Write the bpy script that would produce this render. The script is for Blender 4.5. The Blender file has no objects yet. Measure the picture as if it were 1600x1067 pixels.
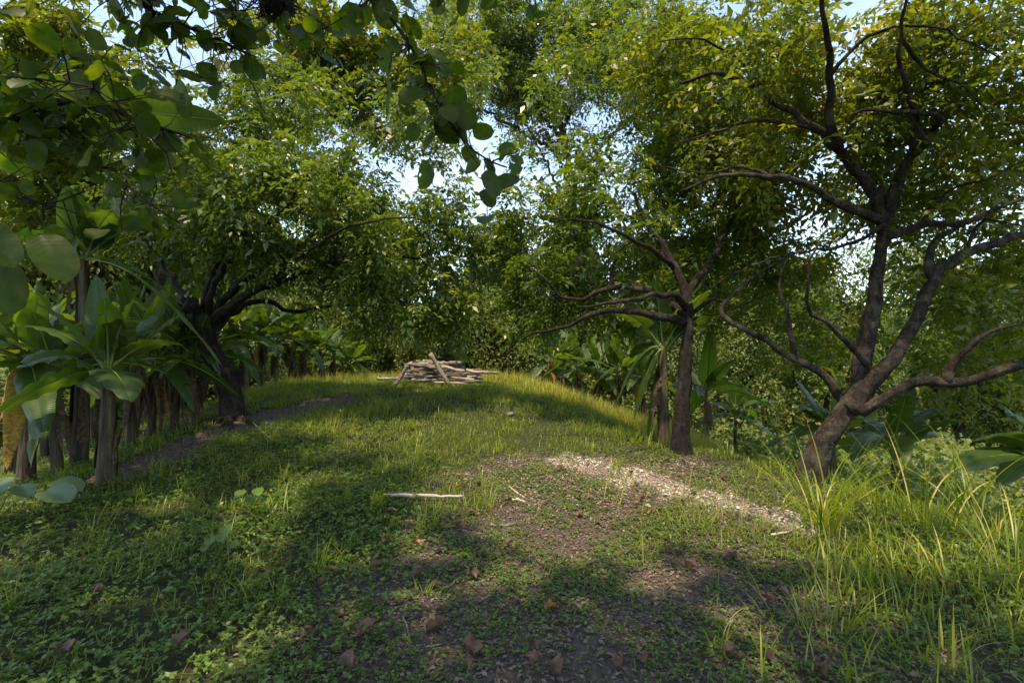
import bpy, math, random
import numpy as np
from mathutils import Vector, Matrix, noise as mnoise

R = np.random.default_rng(11)
random.seed(11)
rad = math.radians
S = bpy.context.scene
COL = S.collection

# ------------------------------------------------------------------ camera
CAM = np.array([0.0, 0.0, 1.5]); PITCH = rad(1.9); FPX = 800.0
cd = bpy.data.cameras.new('camera'); cam = bpy.data.objects.new('camera', cd); COL.objects.link(cam)
cam.location = CAM; cam.rotation_euler = (rad(90) + PITCH, 0, 0)
cd.sensor_width = 36.0; cd.lens = 18.0; cd.clip_start = 0.05; cd.clip_end = 2000
S.camera = cam

# ------------------------------------------------------------------ light
SUN_EL, SUN_AZ = rad(70), rad(205)          # azimuth clockwise from +Y: high, a little behind and to the left
SD = np.array([math.sin(SUN_AZ) * math.cos(SUN_EL), math.cos(SUN_AZ) * math.cos(SUN_EL), math.sin(SUN_EL)])
W = bpy.data.worlds.new('World'); S.world = W; W.use_nodes = True
nt = W.node_tree; nt.nodes.clear()
def wn(t, **k):
    n = nt.nodes.new(t)
    for a, b in k.items(): setattr(n, a, b)
    return n
wo = wn('ShaderNodeOutputWorld'); bg = wn('ShaderNodeBackground'); bg.inputs[1].default_value = 0.15
sky = wn('ShaderNodeTexSky', sky_type='NISHITA', sun_disc=False, sun_elevation=SUN_EL, sun_rotation=SUN_AZ)
sky.air_density = 1.0; sky.dust_density = 0.4; sky.ozone_density = 3.5
tc = wn('ShaderNodeTexCoord'); mp = wn('ShaderNodeMapping'); mp.inputs['Scale'].default_value = (1.6, 1.6, 4.0)
nz = wn('ShaderNodeTexNoise'); nz.inputs['Scale'].default_value = 2.1; nz.inputs['Detail'].default_value = 7; nz.inputs['Roughness'].default_value = 0.58
cr = wn('ShaderNodeValToRGB'); cr.color_ramp.elements[0].position = 0.52; cr.color_ramp.elements[1].position = 0.8
mx = wn('ShaderNodeMixRGB'); mx.inputs['Color2'].default_value = (1.9, 2.2, 3.2, 1)
for a, b in ((tc.outputs['Generated'], mp.inputs[0]), (mp.outputs[0], nz.inputs[0]), (nz.outputs[0], cr.inputs[0]),
             (cr.outputs[0], mx.inputs[0]), (sky.outputs[0], mx.inputs[1]), (mx.outputs[0], bg.inputs[0]), (bg.outputs[0], wo.inputs[0])):
    nt.links.new(a, b)
ld = bpy.data.lights.new('sun', 'SUN'); ld.energy = 2.15; ld.angle = rad(1.2); ld.color = (1.0, 0.92, 0.78)
sun = bpy.data.objects.new('sun', ld); COL.objects.link(sun)
sun.rotation_euler = Vector(SD).to_track_quat('Z', 'Y').to_euler(); sun.location = (-4, -6, 20)
S.view_settings.view_transform = 'Standard'; S.view_settings.look = 'None'
S.view_settings.exposure = 1.85; S.view_settings.gamma = 1.0
S.view_settings.use_white_balance = True; S.view_settings.white_balance_temperature = 8400; S.view_settings.white_balance_tint = 12
S.cycles.max_bounces = 10; S.cycles.diffuse_bounces = 7; S.cycles.glossy_bounces = 2; S.cycles.transmission_bounces = 7
S.cycles.caustics_reflective = False; S.cycles.caustics_refractive = False

# ------------------------------------------------------------------ picture <-> place
cp, sp_ = math.cos(PITCH), math.sin(PITCH)
def ray(px, py):
    a = (px - 800) / FPX; b = (533.5 - py) / FPX
    return np.array([a, cp - b * sp_, sp_ + b * cp])
def P(px, py, d):                            # point on a pixel's ray at distance d straight ahead
    r = ray(px, py); return CAM + r * (d / r[1])

def sstep(a, b, x):
    t = np.clip((x - a) / (b - a), 0, 1); return t * t * (3 - 2 * t)
def splus(x, k=0.5):
    return k * np.log1p(np.exp(np.clip(x / k, -40, 40)))
def wob(x, y, f, s):
    return (np.sin(x * f * 1.0 + s) * np.cos(y * f * 1.13 + 2 * s) + 0.6 * np.sin(x * f * 2.1 - y * f * 1.7 + 3 * s)
            + 0.4 * np.cos(x * f * 3.7 + y * f * 3.1 + s))
def H(x, y):
    x = np.asarray(x, float); y = np.asarray(y, float)
    z = 0.95 * sstep(2.4, 11.6, y)
    x0 = np.interp(y, [2, 4, 6.3, 7.5, 11, 14], [4.6, 4.3, 3.0, 1.35, 0.15, 0.0])
    z = z - 2.3 * np.tanh(0.42 * splus(x - x0, 0.35) / 2.3)
    xl = np.interp(y, [2, 5, 8, 11, 14], [5.4, 4.8, 4.2, 5.0, 5.5])
    z = z - np.minimum(0.26 * splus(-x - xl, 0.3), 2.2)
    z = z - np.minimum(0.33 * splus(y - 12.8, 0.4), 3.2)
    far = np.hypot(x, y)
    z = z + 16 * sstep(55, 190, far) * (0.8 + 0.2 * np.sin(x * 0.021 + 1))
    z = z + 0.018 * wob(x, y, 1.7, 0.4) + 0.008 * wob(x, y, 6.1, 1.9)
    return z
def G(px, py):                               # where a pixel's ray meets the ground
    r = ray(px, py); t = np.linspace(1.5, 40, 4000)
    p = CAM + np.outer(t, r); dz = p[:, 2] - H(p[:, 0], p[:, 1])
    i = np.argmax(dz < 0); return p[i] if dz[i] < 0 else p[-1]

# ------------------------------------------------------------------ mesh helpers
def tag(o, label=None, cat=None, group=None, kind=None):
    if label: o['label'] = label
    if cat: o['category'] = cat
    if group: o['group'] = group
    if kind: o['kind'] = kind
    return o
def empty(name, loc, label=None, cat=None, group=None):
    o = bpy.data.objects.new(name, None); COL.objects.link(o); o.location = loc; o.empty_display_size = 0.2
    return tag(o, label, cat, group)
def root_loc(p):
    while p.parent: p = p.parent
    return np.array(p.location)
def mesh(name, V, F, mat, var=None, t=None, smooth=True):
    V = np.ascontiguousarray(V, np.float32); me = bpy.data.meshes.new(name)
    if isinstance(F, np.ndarray):
        n, k = F.shape
        me.vertices.add(len(V)); me.vertices.foreach_set('co', V.ravel())
        me.loops.add(n * k); me.loops.foreach_set('vertex_index', np.ascontiguousarray(F, np.int32).ravel())
        me.polygons.add(n); me.polygons.foreach_set('loop_start', np.arange(0, n * k, k, dtype=np.int32))
        me.update(calc_edges=True)
    else:
        me.from_pydata(V.tolist(), [], [list(map(int, f)) for f in F]); me.update()
    if smooth: me.polygons.foreach_set('use_smooth', np.ones(len(me.polygons), bool))
    for nm, a in (('var', var), ('t', t)):
        if a is not None:
            at = me.attributes.new(nm, 'FLOAT', 'POINT'); at.data.foreach_set('value', np.ascontiguousarray(a, np.float32))
    me.materials.append(mat); return me
def obj(name, me, parent=None):
    o = bpy.data.objects.new(name, me); COL.objects.link(o)
    if parent is not None: o.parent = parent
    return o
def mk(name, V, F, mat, parent=None, var=None, t=None, smooth=True):
    V = np.asarray(V, float)
    if parent is not None: V = V - root_loc(parent)
    return obj(name, mesh(name, V, F, mat, var, t, smooth), parent)

def unit(a): return a / np.maximum(np.linalg.norm(a, axis=-1, keepdims=True), 1e-9)
LEAF6 = (np.array([[0, 0, 0], [.32, .5, .10], [.68, .36, .07], [1, 0, -.10], [.68, -.36, .07], [.32, -.5, .10]]),
         np.array([[0, 1, 2, 3], [0, 3, 4, 5]]))
LEAF4 = (np.array([[0, 0, 0], [.45, .5, .09], [1, 0, -.08], [.45, -.5, .09]]), np.array([[0, 1, 2, 3]]))
def scatter(tmpl, pos, A, N, L, Wd):
    """copies of a leaf template: axis A, normal N, length L, width Wd"""
    T, F = tmpl; A = unit(A); B = unit(np.cross(N, A)); N = np.cross(A, B); n = len(pos); k = len(T)
    L = np.broadcast_to(L, n); Wd = np.broadcast_to(Wd, n)
    V = (pos[:, None] + A[:, None] * (T[None, :, 0] * L[:, None])[..., None] + B[:, None] * (T[None, :, 1] * Wd[:, None])[..., None]
         + N[:, None] * (T[None, :, 2] * L[:, None])[..., None]).reshape(-1, 3)
    FF = (F[None] + (np.arange(n) * k)[:, None, None]).reshape(-1, F.shape[1])
    return V, FF
def blades(base, az, h, w, lean, curl, seg=3):
    """grass blades: flat tapering strips that arch over"""
    n = len(base); t = np.linspace(0, 1, seg + 1)
    d = np.stack([np.cos(az), np.sin(az), 0 * az], 1); s = np.stack([-np.sin(az), np.cos(az), 0 * az], 1)
    ang = lean[:, None] + curl[:, None] * t[None]
    dl = h[:, None] / seg
    hx = np.concatenate([np.zeros((n, 1)), np.cumsum(np.sin(ang[:, :-1]) * dl, 1)], 1)
    hz = np.concatenate([np.zeros((n, 1)), np.cumsum(np.cos(ang[:, :-1]) * dl, 1)], 1)
    c = base[:, None] + d[:, None] * hx[..., None]; c[..., 2] += hz
    ww = (w[:, None] * np.maximum(0.05, (1 - t[None] ** 2.2)) * (0.55 + 0.45 * np.minimum(1, t[None] * 3))) * 0.5
    V = np.stack([c - s[:, None] * ww[..., None], c + s[:, None] * ww[..., None]], 2).reshape(-1, 3)
    q = np.array([[2 * i, 2 * i + 1, 2 * i + 3, 2 * i + 2] for i in range(seg)])
    return V, (q[None] + (np.arange(n) * 2 * (seg + 1))[:, None, None]).reshape(-1, 4)
def tube(pts, rr, sides, rough=0.0, seed=0):
    pts = np.asarray(pts, float); n = len(pts); T = unit(np.gradient(pts, axis=0))
    ref = np.array([0, 0, 1.0]) if abs(T[0][2]) < 0.9 else np.array([1.0, 0, 0])
    u = np.cross(T[0], ref); u /= np.linalg.norm(u); V = []
    an = np.linspace(0, 2 * math.pi, sides, endpoint=False)
    for i in range(n):
        u = u - T[i] * u.dot(T[i]); u /= max(np.linalg.norm(u), 1e-9); v = np.cross(T[i], u)
        r = rr[i] * np.ones(sides)
        if rough: r = r * (1 + rough * (0.5 * np.sin(3 * an + 1.3 * i + seed) + 0.5 * np.sin(5 * an - 0.8 * i + 2 * seed) + R.normal(0, .35, sides)))
        V.append(pts[i] + np.outer(np.cos(an) * r, u) + np.outer(np.sin(an) * r, v))
    V = np.concatenate(V + [pts[-1:] + T[-1:] * rr[-1] * .5, pts[:1] - T[:1] * rr[0] * .3])
    i, j = np.meshgrid(np.arange(n - 1), np.arange(sides), indexing='ij'); jn = (j + 1) % sides
    F = np.stack([i * sides + j, i * sides + jn, (i + 1) * sides + jn, (i + 1) * sides + j], -1).reshape(-1, 4)
    js = np.arange(sides); jn = (js + 1) % sides; e = (n - 1) * sides
    F = np.concatenate([F, np.stack([e + js, e + jn, np.full(sides, n * sides), np.full(sides, n * sides)], 1) * 1,
                        np.stack([jn, js, np.full(sides, n * sides + 1), np.full(sides, n * sides + 1)], 1)])
    return V, F
def join(parts):
    Vs, Fs, o = [], [], 0
    for V, F in parts: Vs.append(V); Fs.append(F + o); o += len(V)
    return np.concatenate(Vs), np.concatenate(Fs)
def clean(F):                                 # cap fans were written as quads with a doubled corner
    return [tuple(f[:3]) if f[2] == f[3] else tuple(f) for f in F.tolist()]
def catmull(pts, step=0.12):
    pts = np.asarray(pts, float)
    if len(pts) < 3: n = max(2, int(np.linalg.norm(pts[1] - pts[0]) / step) + 1); return pts[0] + np.linspace(0, 1, n)[:, None] * (pts[-1] - pts[0])
    q = np.vstack([2 * pts[0] - pts[1], pts, 2 * pts[-1] - pts[-2]]); out = []
    for i in range(1, len(q) - 2):
        n = max(2, int(np.linalg.norm(q[i + 1] - q[i]) / step)); t = np.linspace(0, 1, n, endpoint=False)[:, None]
        out.append(0.5 * (2 * q[i] + (q[i + 1] - q[i - 1]) * t + (2 * q[i - 1] - 5 * q[i] + 4 * q[i + 1] - q[i + 2]) * t ** 2
                          + (3 * q[i] - q[i - 1] - 3 * q[i + 1] + q[i + 2]) * t ** 3))
    return np.vstack(out + [pts[-1:]])

# ------------------------------------------------------------------ materials
class NT:
    def __init__(s, name):
        s.m = bpy.data.materials.new(name); s.m.use_nodes = True; s.t = s.m.node_tree; s.t.nodes.clear()
        s.out = s.n('ShaderNodeOutputMaterial')
    def n(s, ty, ins=None, **k):
        x = s.t.nodes.new(ty)
        for a, b in k.items(): setattr(x, a, b)
        for a, b in (ins or {}).items():
            if isinstance(b, bpy.types.NodeSocket): s.t.links.new(b, x.inputs[a])
            else: x.inputs[a].default_value = b
        return x
    def ramp(s, fac, stops):
        x = s.n('ShaderNodeValToRGB', {0: fac}); e = x.color_ramp.elements
        while len(e) < len(stops): e.new(0.5)
        for el, (p, c) in zip(e, stops): el.position = p; el.color = (*c, 1)
        return x.outputs[0]
    def noise(s, scale, detail=4, rough=0.55, vec=None):
        i = {'Scale': scale, 'Detail': detail, 'Roughness': rough}
        if vec is not None: i['Vector'] = vec
        return s.n('ShaderNodeTexNoise', i).outputs[0]
    def attr(s, name): return s.n('ShaderNodeAttribute', attribute_name=name).outputs['Fac']
    def pos(s): return s.n('ShaderNodeNewGeometry').outputs['Position']
    def math(s, op, a, b=0.0): return s.n('ShaderNodeMath', {0: a, 1: b}, operation=op).outputs[0]
    def mixc(s, f, a, b):
        return s.n('ShaderNodeMixRGB', {0: f, 1: a if isinstance(a, bpy.types.NodeSocket) else (*a, 1), 2: b if isinstance(b, bpy.types.NodeSocket) else (*b, 1)}).outputs[0]

def leaf_mat(name, stops, glow, trans=0.4, rough=0.42, spec=0.4, veins=0.0, mottle=None, vb=.35):
    """thin leaf: lit surface plus light coming through"""
    b = NT(name); v = b.attr('var'); c = b.ramp(v, stops)
    bl = b.noise(9.0, 3, vec=b.pos()); c = b.mixc(b.math('MULTIPLY', bl, 0.35), c, b.ramp(bl, [(0.3, stops[0][1]), (0.75, stops[-1][1])]))
    if mottle: c = b.mixc(b.ramp(b.noise(26.0, 6, .7, b.pos()), [(.40, (0, 0, 0)), (.62, (1, 1, 1))]), c, mottle)
    ins = {'Base Color': c, 'Roughness': rough, 'Specular IOR Level': spec}
    if veins:
        w = b.math('SINE', b.math('MULTIPLY', b.attr('t'), veins)); bp = b.n('ShaderNodeBump', {'Strength': vb, 'Distance': 0.004, 'Height': w})
        ins['Normal'] = bp.outputs[0]
    p = b.n('ShaderNodeBsdfPrincipled', ins)
    g = b.n('ShaderNodeMixRGB', {0: 1.0, 1: c, 2: (*glow, 1)}, blend_type='MULTIPLY').outputs[0]
    tr = b.n('ShaderNodeBsdfTranslucent', {0: g}); mxs = b.n('ShaderNodeMixShader', {0: trans, 1: p.outputs[0], 2: tr.outputs[0]})
    b.t.links.new(mxs.outputs[0], b.out.inputs[0]); return b.m
def bark_mat(name, dark, mid, lichen, amount, scale=1.0):
    b = NT(name); po = b.pos(); mpn = b.n('ShaderNodeMapping', {0: po, 'Scale': (22 * scale, 22 * scale, 6 * scale)}).outputs[0]
    n1 = b.noise(1.0, 7, 0.65, mpn); n2 = b.noise(5.5 * scale, 5, 0.6, po); n3 = b.noise(55 * scale, 5, 0.7, po)
    n4 = b.noise(24 * scale, 6, .75, po); c = b.ramp(b.math('ADD', b.math('MULTIPLY', n1, .55), b.math('MULTIPLY', n4, .45)), [(0.40, dark), (0.52, mid), (.66, tuple(2.2 * q for q in mid))])
    c = b.mixc(b.ramp(n2, [(0.56 - 0.14 * amount, (0, 0, 0)), (0.66 - 0.1 * amount, (1, 1, 1))]), c, b.mixc(n3, lichen, mid))
    h = b.math('ADD', n1, b.math('MULTIPLY', n3, 0.7)); bp = b.n('ShaderNodeBump', {'Strength': 1.0, 'Distance': 0.05, 'Height': h})
    p = b.n('ShaderNodeBsdfPrincipled', {'Base Color': c, 'Roughness': 0.9, 'Specular IOR Level': 0.2, 'Normal': bp.outputs[0]})
    b.t.links.new(p.outputs[0], b.out.inputs[0]); return b.m
def wood_mat(name, a, c2):
    b = NT(name); po = b.n('ShaderNodeTexCoord').outputs['Object']; oi = b.n('ShaderNodeObjectInfo').outputs['Random']
    mpn = b.n('ShaderNodeMapping', {0: po, 'Scale': (3, 40, 40)}).outputs[0]
    n1 = b.noise(1.0, 6, 0.65, mpn); n2 = b.noise(9, 4, 0.6, po)
    c = b.ramp(n1, [(0.3, a), (0.68, c2)]); c = b.mixc(b.ramp(n2, [(0.5, (0, 0, 0)), (0.62, (1, 1, 1))]), c, (0.27, 0.23, 0.195))
    hs = b.n('ShaderNodeHueSaturation', {'Value': b.math('ADD', b.math('MULTIPLY', oi, 0.75), 0.6), 'Color': c}).outputs[0]
    bp = b.n('ShaderNodeBump', {'Strength': 0.8, 'Distance': 0.01, 'Height': n1})
    p = b.n('ShaderNodeBsdfPrincipled', {'Base Color': hs, 'Roughness': 0.85, 'Specular IOR Level': 0.2, 'Normal': bp.outputs[0]})
    b.t.links.new(p.outputs[0], b.out.inputs[0]); return b.m

M = {}
# fruit-tree foliage: olive to yellow green
M['tree_leaf'] = leaf_mat('tree_leaf', [(0, (.035, .075, .012)), (.55, (.075, .125, .016)), (1, (.15, .18, .02))], (2.2, 2.1, .9), .42, .36, .55)
M['tree_leaf_y'] = leaf_mat('tree_leaf_yellow', [(0, (.044, .088, .012)), (.55, (.084, .135, .016)), (.97, (.15, .185, .02)), (1, (.34, .2, .02))], (2.1, 2.0, .8), .45, .42, .5)
M['tree_leaf_d'] = leaf_mat('tree_leaf_deep', [(0, (.03, .065, .014)), (.55, (.06, .11, .02)), (1, (.12, .15, .025))], (2.2, 2.1, 1.0), .4, .38, .5)
M['far_leaf'] = leaf_mat('far_leaf', [(0, (.06, .10, .025)), (.55, (.12, .165, .04)), (1, (.22, .24, .065))], (1.8, 1.8, .9), .38, .48, .35)
M['broad_leaf'] = leaf_mat('broad_leaf', [(0, (.022, .05, .010)), (.6, (.04, .085, .014)), (.93, (.07, .10, .016)), (1, (.22, .10, .02))], (3.2, 3.2, .7), .5, .45, .22, veins=75, mottle=(.025, .05, .011), vb=.04)
M['banana'] = leaf_mat('banana_leaf', [(0, (.026, .055, .011)), (.6, (.045, .092, .015)), (1, (.09, .13, .022))], (2.4, 2.3, .8), .42, .36, .45, veins=420)
M['banana_y'] = leaf_mat('banana_leaf_yellow', [(0, (.36, .20, .03)), (1, (.52, .31, .05))], (1.4, 1.3, .7), .4, .5, .3, veins=420, mottle=(.17, .10, .04))
M['banana_dry'] = leaf_mat('banana_leaf_dry', [(0, (.07, .045, .028)), (1, (.20, .14, .09))], (1.2, 1.1, 1.0), .25, .85, .1, veins=300, mottle=(.05, .035, .025))
M['midrib'] = leaf_mat('midrib', [(0, (.14, .22, .05)), (1, (.2, .26, .07))], (1.4, 1.4, .9), .2, .4, .4)
M['grass'] = leaf_mat('grass_blade', [(0, (.075, .125, .012)), (.55, (.15, .205, .018)), (1, (.27, .265, .03))], (1.9, 1.9, .9), .4, .42, .4)
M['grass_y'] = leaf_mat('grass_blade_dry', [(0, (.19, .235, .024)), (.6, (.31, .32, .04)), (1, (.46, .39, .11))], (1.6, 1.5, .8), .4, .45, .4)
M['creeper'] = leaf_mat('creeper_leaf', [(0, (.045, .095, .018)), (.6, (.085, .155, .025)), (1, (.15, .205, .035))], (1.9, 1.9, .9), .35, .42, .4)
M['weed'] = leaf_mat('weed_leaf', [(0, (.05, .10, .018)), (.6, (.085, .155, .025)), (1, (.14, .205, .035))], (1.9, 2.0, .9), .35, .4, .45)
M['pale_leaf'] = leaf_mat('pale_leaf', [(0, (.07, .12, .05)), (1, (.12, .18, .08))], (1.8, 1.9, .9), .35, .38, .5, veins=75, vb=.12)
M['dead'] = leaf_mat('dead_leaf', [(0, (.06, .036, .027)), (.5, (.15, .08, .055)), (.85, (.23, .15, .115)), (.93, (.36, .15, .04)), (1, (.42, .2, .04))], (1.2, 1.0, .9), .12, .55, .3, mottle=(.085, .052, .038))
M['chip'] = leaf_mat('dry_chip', [(0, (.16, .115, .085)), (.4, (.40, .32, .26)), (1, (.76, .69, .61))], (1, 1, 1), .1, .8, .2)  # dry litter pieces, whitened by sun glare put into the colour
M['litter'] = leaf_mat('litter', [(0, (.07, .046, .034)), (.6, (.19, .13, .10)), (1, (.42, .31, .25))], (1, 1, 1), .1, .75, .2)
M['bark_a'] = bark_mat('bark_left', (.008, .006, .005), (.03, .022, .017), (.09, .08, .06), .25)
M['bark_b'] = bark_mat('bark_mid', (.008, .006, .005), (.026, .02, .015), (.09, .08, .065), .25)
M['bark_c'] = bark_mat('bark_right', (.009, .007, .005), (.036, .027, .02), (.13, .115, .085), .45)
M['bark_d'] = bark_mat('bark_dark', (.018, .013, .010), (.06, .045, .034), (.12, .11, .09), .3)
def stem_mat():
    b = NT('pseudostem'); mpn = b.n('ShaderNodeMapping', {0: b.pos(), 'Scale': (38, 38, 2.5)}).outputs[0]; n1 = b.noise(1, 6, .7, mpn); n2 = b.noise(7, 4, .6, b.pos())
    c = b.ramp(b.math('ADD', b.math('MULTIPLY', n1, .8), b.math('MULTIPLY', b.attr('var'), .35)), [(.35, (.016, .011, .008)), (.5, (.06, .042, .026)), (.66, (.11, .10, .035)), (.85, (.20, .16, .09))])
    c = b.mixc(b.ramp(n2, [(.5, (0, 0, 0)), (.62, (1, 1, 1))]), c, b.mixc(n1, (.02, .014, .01), (.10, .07, .045)))
    bp = b.n('ShaderNodeBump', {'Strength': .9, 'Distance': .02, 'Height': n1}); p = b.n('ShaderNodeBsdfPrincipled', {'Base Color': c, 'Roughness': .7, 'Specular IOR Level': .25, 'Normal': bp.outputs[0]})
    b.t.links.new(p.outputs[0], b.out.inputs[0]); return b.m
M['stem'] = stem_mat()
M['wood'] = wood_mat('dry_wood', (.05, .04, .034), (.27, .232, .20))
M['wood_pale'] = wood_mat('pale_wood', (.20, .155, .125), (.46, .39, .34))
def ground_mat():
    b = NT('soil'); po = b.pos(); n1 = b.noise(1.3, 5, .6, po); n2 = b.noise(22, 6, .7, po); n3 = b.noise(90, 3, .6, po)
    soil = b.ramp(n2, [(.3, (.03, .023, .019)), (.55, (.085, .065, .053)), (.75, (.16, .128, .108))])
    green = b.ramp(n2, [(.35, (.018, .020, .009)), (.6, (.035, .042, .014)), (.75, (.06, .055, .03))])
    c = b.mixc(b.attr('var'), soil, green)
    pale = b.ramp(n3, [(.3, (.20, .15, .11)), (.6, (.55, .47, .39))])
    c = b.mixc(b.attr('t'), c, pale)  # soil paled along the strip: overexposed sunlight painted into the colour
    bp = b.n('ShaderNodeBump', {'Strength': .8, 'Distance': .03, 'Height': b.math('ADD', n2, b.math('MULTIPLY', n3, .5))})
    p = b.n('ShaderNodeBsdfPrincipled', {'Base Color': c, 'Roughness': .92, 'Specular IOR Level': .2, 'Normal': bp.outputs[0]})
    b.t.links.new(p.outputs[0], b.out.inputs[0]); return b.m
M['soil'] = ground_mat()

# ------------------------------------------------------------------ where what grows (in plan)
gpt = {k: G(*v)[:2] for k, v in dict(r0=(180, 742), r1=(330, 680), r2=(430, 645), r3=(520, 626)).items()}
def seg_dist(x, y, a, b):
    ab = b - a; t = np.clip(((x - a[0]) * ab[0] + (y - a[1]) * ab[1]) / ab.dot(ab), 0, 1)
    return np.hypot(x - a[0] - t * ab[0], y - a[1] - t * ab[1])
def bank(x, y):                              # bare bank of roots by the left tree
    d = np.minimum.reduce([seg_dist(x, y, gpt['r0'], gpt['r1']), seg_dist(x, y, gpt['r1'], gpt['r2']), seg_dist(x, y, gpt['r2'], gpt['r3'])])
    return 1 - sstep(0.22, 0.5, d + 0.08 * wob(x, y, 3.0, .7))
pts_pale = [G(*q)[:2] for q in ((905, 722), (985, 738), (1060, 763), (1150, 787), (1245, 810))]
def pale(x, y):                              # strip of dry litter, sun glare painted in as a pale tone
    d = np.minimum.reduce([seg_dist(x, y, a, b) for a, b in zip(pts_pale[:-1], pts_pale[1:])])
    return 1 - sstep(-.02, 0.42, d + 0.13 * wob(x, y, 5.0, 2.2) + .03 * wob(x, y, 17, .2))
def trod(x, y):                              # trodden, thinly covered soil in front
    a = 1 - sstep(.75, 1.2, np.hypot((x - .45) / 1.75, (y - 2.9) / 1.9) + .10 * wob(x, y, 2.3, 1.1))
    b2 = 1 - sstep(.7, 1.2, np.hypot((x - 1.1) / 1.7, (y - 5.2) / 1.1) + .10 * wob(x, y, 2.6, 2.1))
    return np.maximum(a, b2)
LIT = [(870, 745, .75), (960, 738, .6), (1050, 765, .75), (1150, 785, .65), (1240, 808, .55), (790, 735, .75), (700, 755, .6), (620, 715, .5),
       (490, 755, .35), (440, 800, .3), (1480, 870, .5), (1560, 850, .4), (760, 810, .4), (900, 800, .5), (1000, 810, .45), (1100, 820, .4), (690, 800, .3), (940, 650, .7), (880, 665, .4),
       (250, 765, .25), (20, 832, .3), (230, 735, .2), (1150, 735, .4), (760, 800, .35), (560, 680, .4), (720, 690, .4), (860, 690, .5)]
LITW = [(G(a, b), r) for a, b, r in LIT] + [(P(230, 180, 3.35), .55), (P(80, 180, 3.4), .5)] + [(np.array([a, b, 1.0]), r) for a, b, r in ((-6.2, 12.4, 1.2), (-6.0, 14, 1.2), (-5.4, 15.4, 1.2), (1.5, 12.6, 1.1), (2.6, 11.8, 1.0), (-1.5, 11.1, 1.25), (-.3, 11.7, 1.1), (.5, 11.3, 1.0), (1.2, 10.7, .9), (2.0, 10.0, .8), (-3.3, 11.6, .9), (-4.6, 12, .9), (-2.2, 12.3, 1.0))]
def shade_keep(pos):                         # thin the canopy where the sun breaks through to the ground
    keep = np.ones(len(pos), bool)
    for g, r in LITW:
        k = (pos[:, 2] - g[2]) / SD[2]; q = pos[:, :2] - SD[None, :2] * k[:, None]
        d = np.hypot(q[:, 0] - g[0], q[:, 1] - g[1]) / r
        keep &= ~((d < 1 + .25 * np.sin(pos[:, 0] * 9 + pos[:, 1] * 7)) & (R.random(len(pos)) < .985) & (pos[:, 2] > g[2] + .1))
    k = (pos[:, 2] - .5) / SD[2]; q = pos[:, :2] - SD[None, :2] * k[:, None]     # dapples over the whole mound
    on = (q[:, 0] > -3.4) & (q[:, 0] < 3.4) & (q[:, 1] > 4.6) & (q[:, 1] < 12.5)
    keep &= ~(on & (wob(q[:, 0], q[:, 1], 3.1, .9) > .35) & (R.random(len(pos)) < .7))
    return keep

# ------------------------------------------------------------------ ground
def axis(lo, hi, fine_lo, fine_hi, st, grow):
    a = list(np.arange(fine_lo, fine_hi + st / 2, st)); s = st
    while a[-1] < hi: s *= grow; a.append(a[-1] + s)
    s = st
    while a[0] > lo: s *= grow; a.insert(0, a[0] - s)
    return np.array(a)
gx = axis(-900, 900, -6.5, 6, .07, 1.16); gy = axis(-300, 1200, 1.5, 13.5, .08, 1.16)
X, Y = np.meshgrid(gx, gy); nx, ny = len(gx), len(gy); Z = H(X, Y)
i, j = np.meshgrid(np.arange(ny - 1), np.arange(nx - 1), indexing='ij'); a = i * nx + j
Fg = np.stack([a, a + 1, a + nx + 1, a + nx], -1).reshape(-1, 4)
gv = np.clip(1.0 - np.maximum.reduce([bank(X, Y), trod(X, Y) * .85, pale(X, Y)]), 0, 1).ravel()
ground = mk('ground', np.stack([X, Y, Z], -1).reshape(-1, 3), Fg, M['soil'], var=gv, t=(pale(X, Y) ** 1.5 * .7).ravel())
tag(ground, kind='structure')

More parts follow.
